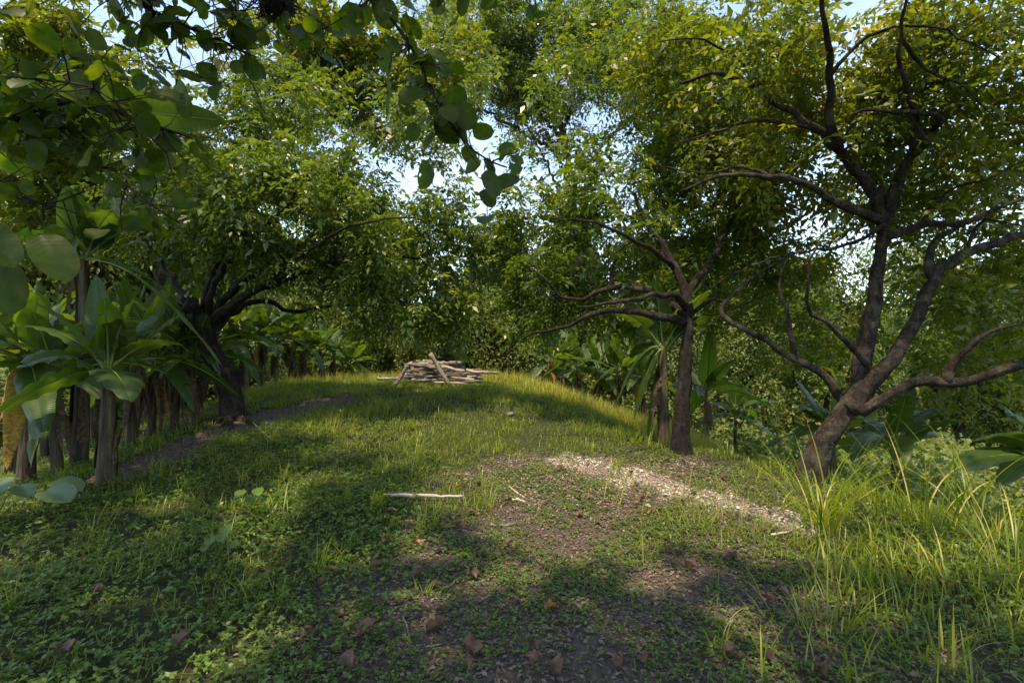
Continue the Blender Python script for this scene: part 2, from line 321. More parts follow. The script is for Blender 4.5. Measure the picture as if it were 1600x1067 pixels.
# ------------------------------------------------------------------ trees
class Tree:
    def __init__(s, name, base, label, group=None):
        s.root = empty(name, base, label, 'tree', group); s.base = np.asarray(base, float)
        s.chains = []; s.N = []; s.D = []; s.Rr = []; s.twigs = []
    def limb(s, pts, r0, r1, wig=0.02, trunk=False):
        p = catmull(pts, .13 if r0 > .03 else .1); n = len(p)
        p[1:-1] += R.normal(0, wig, (n - 2, 3)) * min(1, r0 * 12)
        t = np.linspace(0, 1, n); rr = r0 + (r1 - r0) * t ** .8
        if trunk: rr = rr * (1 + .35 * np.exp(-np.linspace(0, n * .13, n) / .16))
        s.chains.append((p, rr, 12 if r0 > .08 else 8 if r0 > .03 else 6, trunk)); s._reg(p, rr); return p
    def _reg(s, p, rr):
        d = unit(np.gradient(p, axis=0)); s.N.append(p); s.D.append(d); s.Rr.append(rr)
    def fill(s, ells, dens, clump=1.45, thr=-0.07, rmin=.2, up=.12):
        """twigs grow from the nearest wood to points spread through the crown"""
        A = []
        for c, r in ells:
            r = np.asarray(r, float); n = int(dens * 4.19 * r.prod()); q = unit(R.normal(size=(n * 2, 3))) * (R.random((n * 2, 1)) ** .42)
            q = c + q * r; k = np.array([mnoise.noise(Vector(v * clump)) for v in q]) > thr; A.append(q[k][:n])
        A = np.concatenate(A); A = A[A[:, 2] > H(A[:, 0], A[:, 1]) + .5]
        A = A[R.permutation(len(A))]
        N = np.concatenate(s.N); D = np.concatenate(s.D); Q = np.concatenate(s.Rr)
        d0 = np.array([np.min(np.linalg.norm(N[::3] - v, axis=1)) for v in A]); A = A[np.argsort(d0 + R.random(len(A)) * .5)]
        cap = len(N) + len(A) * 5 + 10; NN = np.empty((cap, 3)); DD = np.empty((cap, 3)); QQ = np.empty(cap); n = len(N)
        NN[:n] = N; DD[:n] = D; QQ[:n] = Q
        for v in A:
            dd = NN[:n] - v; e = np.einsum('ij,ij->i', dd, dd) + .06 * np.maximum(0, NN[:n, 2] - v[2]) ; k = int(np.argmin(e)); L = math.sqrt(e[k])
            if L < .06: continue
            p0 = NN[k]; m = max(3, min(9, int(L / .16) + 2)); c = p0 + DD[k] * L * .35 + np.array([0, 0, up * L]) + R.normal(0, .06 * L, 3)
            t = np.linspace(0, 1, m)[:, None]; p = (1 - t) ** 2 * p0 + 2 * t * (1 - t) * c + t * t * v
            p[1:] += R.normal(0, .012 + .02 * L, (m - 1, 3)) * .5
            ra = min(.62 * QQ[k], .0035 + .0085 * L); rr = np.linspace(ra, .0022, m)
            s.chains.append((p, rr, 5 if ra > .012 else 4, False)); s.twigs.append(p)
            w = m - 1; w = min(w, 5); idx = np.linspace(1, m - 1, w).astype(int)
            g = unit(np.gradient(p, axis=0)); NN[n:n + w] = p[idx]; DD[n:n + w] = g[idx]; QQ[n:n + w] = rr[idx]; n += w
    def leaves(s, mat, per, n_let, Lr, leaf, tmpl=LEAF6, droop=.5, ratio=.48, carve=True, tail=.75, name='crown', flat=.5):
        O, D = [], []
        for p in s.twigs:
            m = len(p); g = unit(np.gradient(p, axis=0)); k = R.poisson(per) + 1
            u = 1 - tail * R.random(k) ** 1.4; f = u * (m - 1); a = np.minimum(f.astype(int), m - 2); f = (f - a)[:, None]
            O.append(p[a] * (1 - f) + p[a + 1] * f); D.append(g[a])
        O = np.concatenate(O); D = np.concatenate(D); n = len(O)
        if carve: k = shade_keep(O); O = O[k]; D = D[k]; n = len(O)
        rd = unit(D * .8 + unit(R.normal(size=(n, 3))) * np.array([1, 1, .6]) + np.array([0, 0, -droop * .35]))
        up = unit(np.array([0, 0, 1.0]) + R.normal(0, .33, (n, 3))); up = unit(up - rd * np.sum(up * rd, 1, keepdims=True)); sd = np.cross(rd, up)
        Ls = Lr * R.uniform(.6, 1.25, n); vs = R.random(n)
        pos, ax, nm, ln, vv = [], [], [], [], []
        for jx in range(n_let):
            tt = (jx // 2 + 1) / ((n_let + 1) // 2); sg = 1 if jx % 2 else -1
            if jx == n_let - 1 and n_let % 2: sg = 0
            q = O + rd * (Ls * tt)[:, None]; q[:, 2] -= droop * Ls * tt * tt * .6
            a = rd * (.55 if sg else 1) + sd * (sg * .8) + R.normal(0, .22, (n, 3)); a[:, 2] -= droop * .45
            keep = R.random(n) < .9
            pos.append(q[keep]); ax.append(a[keep]); nm.append((up + R.normal(0, flat, (n, 3)))[keep]); ln.append((leaf * Ls / Lr * np.clip(R.lognormal(0, .28, n), .5, 1.8) * (.8 + .3 * tt))[keep])
            vv.append(np.clip(.45 * vs + .4 * R.random(n) + .08 + .14 * wob(O[:, 0], O[:, 1] + O[:, 2], 1.3, .4), 0, 1)[keep])
        pos = np.concatenate(pos); ln = np.concatenate(ln); V, F = scatter(tmpl, pos, np.concatenate(ax), np.concatenate(nm), ln, ln * ratio)
        o = mk(name, V, F, mat, s.root, var=np.repeat(np.concatenate(vv), len(tmpl[0]))); tag(o, kind='stuff'); return len(pos)
    def wood(s, mat):
        s.chains = [c if c[1] is not None else (c[0], np.linspace(.0035, .0016, len(c[0])), c[2], c[3]) for c in s.chains]
        tr = [c for c in s.chains if c[3]]; li = [c for c in s.chains if not c[3] and c[2] > 5]; tw = [c for c in s.chains if c[2] <= 5]
        for c in tr + li:
            big = c[1][0] > .045 and c[0][:, 1].min() < 13; p, rr, sd = c[0], c[1], 16 if c[3] else c[2]
            if big:
                f = np.concatenate([[0], np.cumsum(np.linalg.norm(np.diff(p, axis=0), axis=1))]); g = np.arange(0, f[-1], .04); p = np.stack([np.interp(g, f, p[:, q]) for q in range(3)], 1); rr = np.interp(g, f, rr); sd = 22
                for _ in range(2): p[1:-1] = (p[:-2] + 2 * p[1:-1] + p[2:]) / 4
            V, F = tube(p, rr, sd, 0 if big else .05, R.random() * 6)
            if big:
                n_ = len(p); cen = np.repeat(p, sd, 0); d_ = V[:n_ * sd] - cen; uu = np.tile(np.arange(sd) / sd * 6.283, n_); hh_ = np.repeat(g, sd)
                bump = np.array([.16 * mnoise.noise(Vector((math.cos(a) * 3.4, math.sin(a) * 3.4, h * 1.6))) + .15 * mnoise.noise(Vector((math.cos(a) * 9, math.sin(a) * 9, h * 5))) + .10 * mnoise.noise(Vector((math.cos(a) * 7, math.sin(a) * 7, h * 19))) for a, h in zip(uu, hh_)])
                V[:n_ * sd] = cen + d_ * (1 + bump)[:, None]
            mk('trunk' if c[3] else 'limb', V, clean(F), mat, s.root)
        if tw:
            VF = []
            for c in tw:
                V, F = tube(c[0], c[1], c[2] - 1); nn = len(c[0]) * (c[2] - 1); VF.append((V[:nn], F[:(len(c[0]) - 1) * (c[2] - 1)]))
            V, F = join(VF); tag(mk('twig', V, F, mat, s.root), kind='stuff')

def E(px, py, d, rx, ry, rz): return (P(px, py, d), (rx, ry, rz))
def L(*q): return [P(*v) for v in q]
nleaf = 0

# left spreading tree with a knobbly burr where its limbs part
b1 = G(362, 655); D1 = b1[1]
T = Tree('spreading_tree', b1, 'dark leaning tree with a knobbly burr, on the bare root bank left of the firewood')
low = b1 + np.array([0, 0, -.12])
T.limb([low] + L((358, 610, D1), (338, 560, D1), (322, 520, D1 - .05), (312, 492, D1 - .1)), .135, .145, .015, True)
T.limb([low + np.array([.12, .1, 0])] + L((372, 610, D1 + .15), (374, 575, D1 + .15)), .09, .07, .02)
T.limb(L((322, 520, D1), (345, 488, D1 - .1), (400, 455, D1 - .3), (470, 428, D1 - .4), (560, 400, D1 - .3), (640, 402, D1), (715, 435, D1 + .2)), .078, .018, .03)
T.limb(L((320, 510, D1), (365, 455, D1 + .2), (450, 392, D1 + .6), (520, 345, D1 + .9), (580, 295, D1 + 1.2)), .07, .015, .03)
T.limb(L((318, 505, D1), (345, 430, D1 - .3), (390, 375, D1 - .6), (445, 320, D1 - .9), (490, 260, D1 - 1.2)), .06, .013, .03)
T.limb(L((310, 495, D1), (282, 452, D1 + .2), (250, 410, D1 + .5), (212, 358, D1 + .8), (170, 320, D1 + 1)), .06, .013, .03)
T.limb(L((330, 515, D1), (380, 478, D1 + .4), (420, 470, D1 + .8), (456, 488, D1 + 1), (540, 475, D1 + 1.1), (610, 488, D1 + 1.1)), .055, .012, .03)
T.limb(L((318, 500, D1), (330, 440, D1 + .3), (355, 370, D1 + .6), (370, 290, D1 + 1), (400, 200, D1 + 1.3)), .065, .012, .03)
T.limb(L((400, 455, D1 - .3), (470, 400, D1 - .9), (560, 350, D1 - 1.3), (650, 340, D1 - 1.5)), .045, .01, .03)
T.fill([E(450, 330, 8.2, 1.9, 2.0, .95), E(610, 370, 8.4, 1.5, 1.7, .9), E(560, 240, 9, 1.9, 1.8, 1.1), E(670, 440, 8.6, .85, 1.2, .75), E(330, 260, 9.2, 1.5, 1.5, 1.0),
        E(440, 190, 9.6, 1.7, 1.6, 1.0), E(590, 470, 9.3, .8, .8, .4), E(690, 330, 8.8, .8, 1.2, .7), E(640, 480, 8.6, .8, .9, .35), E(700, 490, 8.4, .5, .7, .4),
        E(520, 430, 8.8, 1.1, 1.0, .4), E(360, 400, 9.6, 1.2, .9, .6), E(470, 280, 7.2, 1.2, .8, .6), E(230, 330, 9, .9, 1, .8), E(600, 445, 7.5, 1.0, .6, .4), E(490, 395, 7.2, 1.0, .6, .4), E(660, 500, 8.2, .7, .7, .3), E(735, 470, 8.6, .5, .8, .45), E(560, 495, 9.6, .9, .6, .3), E(745, 390, 8.8, .5, .8, .5), E(690, 250, 9, .9, 1.1, .7), E(640, 170, 9.6, 1.2, 1.2, .9), E(540, 150, 9.6, 1.2, 1.2, .8), E(380, 330, 7.6, 1.0, .8, .6)], 31)
T.fill([E(520, 465, 8.9, .7, .35, .25), E(610, 430, 7.6, .6, .4, .3), E(690, 460, 7.9, .5, .4, .35), E(720, 510, 8.3, .35, .3, .3)], 26, thr=-.5)
nleaf += T.leaves(M['tree_leaf'], 4.6, 9, .29, .09, LEAF4, droop=1.0, ratio=.42)
T.wood(M['bark_a'])
burr = []                                    # the burr: a cluster of knobs
for q in range(16):
    c = P(300 + R.normal(0, 11), 487 + R.normal(0, 13), D1 - .15 + R.normal(0, .07)); rr = R.uniform(.05, .10)
    th, ph = np.meshgrid(np.linspace(0, math.pi, 7), np.linspace(0, 2 * math.pi, 9)[:-1], indexing='ij')
    V = c + (rr * (1 + R.normal(0, .12, th.shape)))[..., None].reshape(-1, 1) * np.stack([np.sin(th) * np.cos(ph), np.sin(th) * np.sin(ph), np.cos(th)], -1).reshape(-1, 3)
    ii, jj = np.meshgrid(np.arange(6), np.arange(8), indexing='ij'); a = ii * 8
    burr.append((V, np.stack([a + jj, a + 8 + jj, a + 8 + (jj + 1) % 8, a + (jj + 1) % 8], -1).reshape(-1, 4)))
V, F = join(burr); mk('burr', V, F, M['bark_a'], T.root)
for q in range(11):                          # roots running along the bank
    a = math.pi * (.9 + .95 * q / 10) + R.normal(0, .1); L0 = R.uniform(.5, 1.5); k = np.linspace(0, 1, 14); an = a + np.cumsum(R.normal(0, .1, 14))
    xy = b1[:2] + np.cumsum(np.stack([np.cos(an), np.sin(an) * .9], 1) * L0 / 14, 0) + .1 * np.array([math.cos(a), math.sin(a)])
    p = np.column_stack([xy, H(xy[:, 0], xy[:, 1]) + .03 * (1 - k) - .012]); V, F = tube(p, .06 * (1 - k) ** 1.3 + .012, 7, .05)
    mk('root', V, clean(F), M['bark_a'], T.root)

# middle tree with limbs arching to the left
b2 = G(1066, 706); D2 = b2[1]
T = Tree('arching_tree', b2, 'dark straight-trunked tree whose low limbs arch left, beside the tall sunlit grass')
low = b2 + np.array([0, 0, -.12])
T.limb([low] + L((1066, 640, D2), (1072, 560, D2), (1076, 500, D2), (1073, 462, D2), (1055, 420, D2 + .1), (1032, 380, D2 + .2), (1005, 338, D2 + .3), (990, 300, D2 + .4)), .118, .022, .012, True)
T.limb(L((1074, 505, D2), (1035, 492, D2 - .1), (985, 484, D2 - .1), (930, 492, D2), (870, 512, D2 + .1), (812, 532, D2 + .1)), .06, .014, .03)
T.limb(L((1074, 490, D2), (1040, 468, D2 + .2), (995, 450, D2 + .4), (945, 452, D2 + .5), (895, 472, D2 + .5), (862, 445, D2 + .4), (830, 418, D2 + .4)), .055, .012, .03)
T.limb(L((1074, 480, D2), (1045, 460, D2 - .3), (1000, 465, D2 - .6), (950, 472, D2 - .8), (900, 480, D2 - .9)), .05, .012, .03)
T.limb(L((1073, 465, D2), (1092, 430, D2 + .2), (1120, 390, D2 + .4), (1150, 330, D2 + .6), (1170, 270, D2 + .8)), .055, .012, .03)
T.limb(L((950, 452, D2 + .5), (965, 400, D2 + .7), (985, 380, D2 + .9), (1020, 368, D2 + 1)), .035, .01, .03)
T.limb(L((1055, 420, D2 + .1), (1000, 380, D2 - .3), (930, 350, D2 - .5), (860, 340, D2 - .6)), .04, .01, .03)
T.limb(L((1072, 500, D2), (1110, 470, D2), (1150, 480, D2 - .2), (1200, 460, D2 - .3)), .035, .009, .03)
T.fill([E(935, 325, 8.1, 1.4, 1.7, 1.05), E(860, 410, 8.1, .95, 1.2, .85), E(1080, 290, 8.6, 1.3, 1.5, 1.15), E(960, 200, 9, 1.6, 1.6, 1.1), E(815, 490, 7.9, .5, .7, .3),
        E(1150, 420, 8, .8, 1, .7), E(960, 425, 8.2, 1.0, 1.1, .5), E(1000, 120, 9.2, 1.5, 1.4, .9), E(790, 420, 8.3, .6, .8, .6), E(870, 480, 8.4, .8, .8, .35), E(1090, 420, 8.8, .8, .8, .6),
        E(870, 250, 8.6, .8, 1.1, .8), E(1160, 200, 9, 1.2, 1.2, 1.0), E(1010, 510, 8.8, .7, .6, .35), E(900, 400, 7.2, .9, .6, .55), E(1010, 390, 7.0, .8, .5, .55), E(1120, 350, 7.2, .8, .6, .6), E(780, 470, 8.0, .5, .7, .4), E(840, 520, 7.7, .6, .5, .22), E(930, 500, 7.6, .7, .5, .22), E(815, 330, 8.4, .6, .9, .8), E(850, 180, 9, 1, 1.2, .8), E(900, 110, 9.5, 1.3, 1.2, .9), E(770, 110, 10, 1, 1.1, .8)], 31)
T.fill([E(960, 455, 7.2, .6, .35, .25), E(1010, 485, 7.2, .5, .3, .2), E(880, 490, 7.4, .5, .35, .25), E(830, 515, 7.4, .4, .3, .2), E(1040, 400, 7.1, .4, .3, .35), E(1120, 450, 7.2, .4, .3, .3)], 30, thr=-.5)
nleaf += T.leaves(M['tree_leaf'], 4.6, 9, .29, .09, LEAF4, droop=.8, ratio=.42)
T.wood(M['bark_b'])

# right tree: forked, leaning, lichen on its bark
b3 = G(1258, 748); D3 = b3[1]
T = Tree('forked_tree', b3, 'large forked tree with lichen-pale bark leaning right, behind the tall grass tufts')
low = b3 + np.array([0, 0, -.12])
T.limb([low] + L((1282, 700, D3), (1312, 655, D3), (1340, 610, D3), (1350, 565, D3), (1364, 475, D3 + .05), (1378, 395, D3 + .1), (1384, 345, D3 + .1), (1382, 318, D3 + .1), (1372, 290, D3 + .05)), .135, .04, .012, True)
T.limb(L((1330, 640, D3 - .1), (1368, 592, D3 - .15), (1405, 545, D3 - .15), (1440, 485, D3 - .1), (1458, 435, D3 - .1), (1505, 398, D3), (1580, 372, D3 + .1), (1660, 340, D3 + .2)), .09, .03, .012)
T.limb(L((1384, 350, D3 + .1), (1366, 310, D3), (1338, 262, D3 - .1), (1310, 232, D3 - .2), (1268, 200, D3 - .3), (1200, 152, D3 - .3), (1120, 115, D3 - .2), (1060, 132, D3)), .065, .014, .025)
T.limb(L((1310, 232, D3 - .2), (1296, 190, D3 - .4), (1297, 120, D3 - .6), (1288, 40, D3 - .9), (1285, -40, D3 - 1.1)), .055, .014, .025)
T.limb(L((1380, 345, D3 + .1), (1320, 325, D3 - .2), (1265, 292, D3 - .5), (1200, 276, D3 - .6), (1130, 275, D3 - .6), (1060, 300, D3 - .5)), .055, .012, .025)
T.limb(L((1345, 645, D3 - .2), (1400, 612, D3 - .3), (1450, 597, D3 - .4), (1515, 597, D3 - .5), (1580, 572, D3 - .6), (1680, 545, D3 - .7)), .055, .04, .02)
T.limb(L((1480, 597, D3 - .45), (1498, 560, D3 - .5), (1530, 525, D3 - .6), (1600, 505, D3 - .7)), .05, .014, .02)
T.limb(L((1325, 635, D3), (1285, 580, D3 + .1), (1240, 562, D3 + .2), (1200, 532, D3 + .3), (1140, 505, D3 + .4), (1125, 480, D3 + .5), (1170, 440, D3 + .6), (1230, 400, D3 + .7)), .05, .012, .025)
T.limb(L((1242, 562, D3 + .2), (1232, 500, D3 + .4), (1218, 450, D3 + .5), (1225, 400, D3 + .6)), .035, .009, .025)
T.limb(L((1355, 570, D3 - .1), (1310, 520, D3 - .2), (1272, 490, D3 - .3), (1262, 440, D3 - .4), (1280, 380, D3 - .5)), .04, .01, .025)
T.limb(L((1384, 370, D3 + .1), (1440, 350, D3), (1500, 352, D3 - .2), (1600, 310, D3 - .4)), .05, .012, .025)
T.limb(L((1384, 345, D3 + .1), (1400, 280, D3 - .1), (1440, 215, D3 - .4), (1470, 190, D3 - .6), (1420, 175, D3 - .8), (1330, 180, D3 - .9)), .05, .011, .025)
T.limb(L((1388, 330, D3 + .05), (1418, 250, D3 - .25), (1432, 200, D3 - .6), (1418, 150, D3 - .8), (1405, 60, D3 - 1.1), (1425, -30, D3 - 1.4)), .045, .011, .025)
T.limb(L((1384, 350, D3 + .1), (1420, 260, D3 + .4), (1500, 150, D3 + .7), (1560, 60, D3 + .8)), .06, .012, .025)
T.limb(L((1458, 435, D3 - .1), (1452, 400, D3), (1470, 370, D3 + .2), (1560, 330, D3 + .3)), .05, .012, .025)
for q in (((1310, 232, D3 - .2), (1340, 185, 5.2), (1400, 178, 4.9), (1440, 205, 4.8), (1462, 248, 4.8)), ((1268, 200, D3 - .3), (1180, 190, 5.3), (1120, 205, 5.2), (1050, 225, 5.2)), ((1440, 350, D3), (1480, 300, 5.4), (1540, 280, 5.1), (1620, 240, 4.9)),
          ((1297, 120, D3 - .6), (1340, 70, 4.9), (1400, 40, 4.6), (1480, 50, 4.4), (1560, 90, 4.3)), ((1505, 398, D3), (1530, 350, 5.6), (1560, 345, 5.2), (1620, 360, 5)), ((1200, 276, D3 - .6), (1160, 260, 5.2), (1100, 270, 5.1), (1030, 260, 5.1)),
          ((1384, 350, D3), (1330, 380, 5.7), (1250, 395, 5.5), (1160, 420, 5.5), (1110, 450, 5.6)), ((1200, 152, D3 - .3), (1150, 90, 5.4), (1090, 60, 5.2), (1030, 65, 5.2)), ((1405, 60, D3 - 1.1), (1450, 110, 4.6), (1500, 130, 4.5), (1560, 190, 4.5))):
    T.limb(L(*q), .024, .006, .03)
T.fill([E(1250, 170, 6, 1.5, 1.5, 1.05), E(1450, 110, 5.6, 1.5, 1.4, 1.0), E(1120, 110, 7, 1.5, 1.5, 1.1), E(1550, 290, 6.4, 1.2, 1.4, .95), E(1190, 320, 6.8, 1.1, 1.2, .7),
        E(1400, 250, 6.8, 1.4, 1.4, .7), E(1540, 470, 6.6, .9, 1, .55), E(1235, 430, 7.2, .8, .9, .45), E(1010, 70, 7.6, 1.3, 1.3, .9), E(1530, 620, 6.6, .8, .8, .25),
        E(1560, 60, 4.8, .9, .9, .7), E(1330, 40, 5.2, 1.2, 1.0, .6), E(1600, 180, 5.6, .9, 1, .8), E(1590, 400, 6.4, .8, 1, .6), E(1330, 320, 7.4, 1.0, .9, .5), E(1170, 230, 6.6, 1, 1, .6),
        E(1090, 230, 7.6, .9, 1, .8), E(1080, 380, 7.6, .7, .8, .6), E(1480, 380, 7.3, .9, .9, .5), E(1290, 520, 8.2, .8, .7, .4), E(1590, 560, 6.5, .6, .7, .4), E(1160, 490, 7.4, .6, .7, .3), E(1430, 480, 7.6, .7, .6, .4), E(1530, 430, 5.7, .6, .6, .4), E(1570, 640, 6.2, .5, .6, .25), E(1480, 550, 7.4, .8, .6, .35), E(1200, 560, 7.6, .6, .5, .25), E(1325, 385, 7.6, .6, .6, .35), E(1250, 490, 8.2, .7, .6, .35), E(1430, 430, 5.7, .5, .3, .35), E(1330, 320, 5.6, .7, .4, .35), E(1510, 540, 5.7, .6, .4, .25), E(1400, 330, 5.6, .6, .4, .3), E(1560, 470, 5.6, .5, .5, .4)], 30)
T.fill([E(1180, 480, 6.9, .5, .4, .3), E(1235, 530, 6.7, .5, .4, .25), E(1300, 470, 6.2, .35, .3, .3), E(1430, 560, 5.8, .5, .3, .18), E(1530, 575, 5.7, .5, .3, .2), E(1480, 470, 5.8, .4, .3, .25), E(1370, 300, 5.7, .5, .3, .3)], 30, thr=-.5)
nleaf += T.leaves(M['tree_leaf_y'], 3.8, 7, .26, .085, LEAF4, droop=.7, ratio=.46)
T.wood(M['bark_c'])

def back_tree(name, base, trunk, ells, dens, label, mat, r0, leaf=.09, per=3.5, nl=7, tmpl=LEAF4, group=None, bark='bark_d', carve=True, lr=.28):
    global nleaf
    base = np.asarray(base, float); base[2] = H(base[0], base[1]) - .1
    t = Tree(name, base, label, group); p = t.limb([base] + trunk, r0, r0 * .35, .02, True)
    for c, r in ells:
        k = p[int(len(p) * R.uniform(.55, .95))]; t.limb([k, (k + c) / 2 + np.array([0, 0, .25]), c], r0 * .4, .012, .05)
    t.fill(ells, dens); nleaf += t.leaves(mat, per, nl, lr, leaf, tmpl, carve=carve); t.wood(M[bark]); return t

back_tree('tall_tree', P(905, 600, 23), L((905, 520, 23), (902, 400, 23), (890, 260, 23), (870, 150, 23)),
          [E(860, 90, 22, 3.8, 3, 2.4), E(960, 40, 22, 3.2, 3, 2.3), E(780, 30, 22, 2.9, 3, 2.0), E(800, 150, 23, 2.0, 2.2, 1.5), E(1050, 130, 22, 2.9, 2.4, 1.9), E(700, 60, 21, 2.0, 2.0, 1.5), E(850, 200, 23, 1.9, 2, 1.4), E(640, 120, 22, 2.2, 2, 1.5)], 5.5,
          'tall tree behind the firewood, its feathery crown against the sky at top centre', M['tree_leaf'], .26, .14, per=4, nl=9, lr=.42)
back_tree('shade_tree', P(240, 640, 11.5), L((236, 560, 11.5), (250, 430, 11.4), (280, 300, 11.2), (300, 200, 11.2)),
          [E(330, 160, 11, 2.4, 1.8, 1.4), E(480, 120, 12, 2.3, 1.8, 1.3), E(180, 130, 10, 1.8, 1.7, 1.3), E(620, 160, 12.5, 1.9, 1.7, 1.2), E(120, 300, 10.5, 1.5, 1.5, 1.2), E(250, 40, 10, 2, 1.5, 1.0), E(700, 100, 12.5, 1.2, 1.5, 1.1), E(60, 60, 9.5, 1.8, 1.6, 1.2), E(40, 220, 9.5, 1.6, 1.5, 1.2), E(220, 260, 11, 1.6, 1.3, 1.0), E(400, 250, 12, 1.6, 1.3, 1.1), E(540, 60, 12, 1.8, 1.5, 1.0)], 16,
          'yellow-green feathery tree rising behind the near banana plants at left', M['tree_leaf_y'], .17, .12, per=4.2, nl=9)
back_tree('slope_tree', P(1290, 620, 19.5), L((1290, 560, 19.5), (1280, 500, 19.5)),
          [E(1200, 500, 19, 2.4, 2.2, 1.4), E(1310, 570, 19.5, 1.9, 1.9, 1.1), E(1130, 430, 20, 1.9, 2, 1.6), E(1240, 585, 18.5, 1.6, 1.5, .9)], 7,
          'bushy tree down the slope, seen between the two right-hand trunks', M['tree_leaf'], .14, .14, per=5.5, nl=9, lr=.36)
back_tree('slope_tree', P(1500, 610, 19), L((1500, 560, 19), (1510, 500, 19)),
          [E(1450, 525, 19, 2.3, 2.2, 1.2), E(1570, 500, 18, 2.2, 2.2, 1.5), E(1550, 590, 18.5, 2.0, 1.6, .8), E(1400, 580, 19, 1.6, 1.6, .8), E(1610, 430, 18, 1.9, 1.9, 1.2)], 7,
          'bushy tree down the slope at the right edge, behind the low limb', M['tree_leaf_d'], .14, .14, per=5.5, nl=9, lr=.36)

# shrubs and low trees closing the view beyond the crest
shr = [(475, 520, 19, 1.7, 'shrub behind the right end of the sunlit banana row'), (545, 535, 18, 1.6, 'shrub left of the firewood pile, beyond the crest'), (612, 525, 20, 1.8, 'shrub beyond the crest, behind the left end of the firewood'),
       (670, 540, 17.5, 1.4, 'low shrub directly behind the middle of the firewood'), (728, 525, 19.5, 1.8, 'shrub beyond the crest, behind the right end of the firewood'), (790, 520, 19, 1.7, 'shrub in the middle of the gap between left and middle trees'),
       (842, 530, 18, 1.6, 'shrub behind the yellow-leaved banana plant'), (905, 515, 20, 1.9, 'shrub behind the ragged banana plants, under the low arching limb'), (975, 520, 19, 1.8, 'shrub left of the middle trunk, far down the slope'),
       (1050, 530, 18.5, 1.7, 'shrub right behind the middle trunk'), (760, 440, 27, 3.2, 'tall far tree rising in the gap below the patch of sky'), (590, 440, 27, 3.3, 'tall far tree under the left crown, behind the firewood'), (450, 440, 25, 3.1, 'tall far tree above the sunlit banana row'),
       (890, 440, 27, 3.3, 'tall far tree behind the arching limbs of the middle tree'), (1030, 450, 26, 3.1, 'tall far tree hidden behind the middle trunk'), (1180, 570, 18, 1.7, 'shrub between the middle and forked trees, down the slope'), (1370, 610, 18, 1.3, 'low shrub on the valley slope right of the forked trunk'),
       (1470, 600, 21, 1.7, 'shrub on the valley slope under the low right limb'), (1580, 610, 18, 1.6, 'shrub on the valley slope at the right edge'), (345, 450, 16, 2.3, 'dark shrub behind the burred tree'), (215, 430, 14, 2.3, 'dark shrub behind the shaded bananas, left of the burred tree'), (60, 430, 12.5, 2.3, 'dark shrub behind the bananas at the left edge'),
       (1330, 500, 26, 2.9, 'tall far tree filling the fork of the right-hand tree'), (1225, 470, 27, 3.1, 'tall far tree left of the forked trunk, behind the slope'), (1480, 480, 25.5, 3.0, 'tall far tree above the low right limb'), (1600, 480, 25, 3.0, 'tall far tree at the right edge'), (1120, 460, 26, 2.8, 'tall far tree just right of the middle trunk'),
       (130, 560, 13.5, 1.6, 'low dark shrub between the left banana stems'), (290, 570, 15, 1.6, 'low dark shrub just left of the burred trunk')]
protos = []
for k in range(5):                           # five leaf masses built of lobes, turned and scaled for the rest
    nl = 46; lc = unit(R.normal(size=(nl, 3))) * (R.random((nl, 1)) ** .45) * .8; lr_ = R.uniform(.16, .34, nl); n = 15000; w_ = R.choice(nl, n, p=lr_ ** 2 / (lr_ ** 2).sum())
    q = lc[w_] + unit(R.normal(size=(n, 3)) + (0, 0, .35)) * (lr_[w_] * (.55 + .5 * R.random(n) ** .4))[:, None]; out = unit(q - lc[w_])
    V, F = scatter(LEAF4, q, R.normal(0, .7, q.shape) + out * .5 + (0, 0, -.25), out * .7 + R.normal(0, .55, q.shape) + (0, 0, .6), R.uniform(.045, .085, n), R.uniform(.022, .045, n))
    protos.append(mesh('crown', V, F, M['far_leaf'], var=np.repeat(np.clip(R.random(n) * .7 + .3 * R.random(nl)[w_], 0, 1), 4)))
for k, (px, py, d, r, lab) in enumerate(shr):
    c = P(px, py, d); gz = float(H(c[0], c[1])); big = d > 24.5
    e = empty('far_tree' if big else 'shrub', (c[0], c[1], gz - .05), lab, 'tree' if big else 'shrub', 'trees far behind the crest' if big else 'shrubs round the clearing')
    o = obj('crown', protos[k % 5], e); hz = float(np.clip((c[2] - gz + r) / 2, r * .8, r * 1.25)); o.location = (0, 0, max(hz * .95, c[2] - gz)); o.scale = (r, r, hz); o.rotation_euler = (0, 0, R.uniform(0, 6.28)); o['kind'] = 'stuff'
    if c[2] - gz - hz > .6:
        o2 = obj('crown', protos[(k + 2) % 5], e); o2.location = (0, 0, (c[2] - gz - hz) * .55 + .2); o2.scale = (r * 1.1, r * 1.1, max(.6, (c[2] - gz - hz) * .7)); o2['kind'] = 'stuff'; o2.rotation_euler = (0, 0, R.uniform(0, 6.28))
    hz = max(hz, (c[2] - gz) * .75)
    for s_ in range(3):
        a = s_ * 2.1 + R.random(); p = np.array([[.1 * math.cos(a), .1 * math.sin(a), -.1], [.25 * r * math.cos(a), .25 * r * math.sin(a), hz * .6], [.5 * r * math.cos(a), .5 * r * math.sin(a), hz * 1.3]])
        V, F = tube(catmull(p, .4), np.linspace(.08, .03, len(catmull(p, .4))), 6); obj('trunk', mesh('trunk', V, clean(F), M['bark_d']), e)
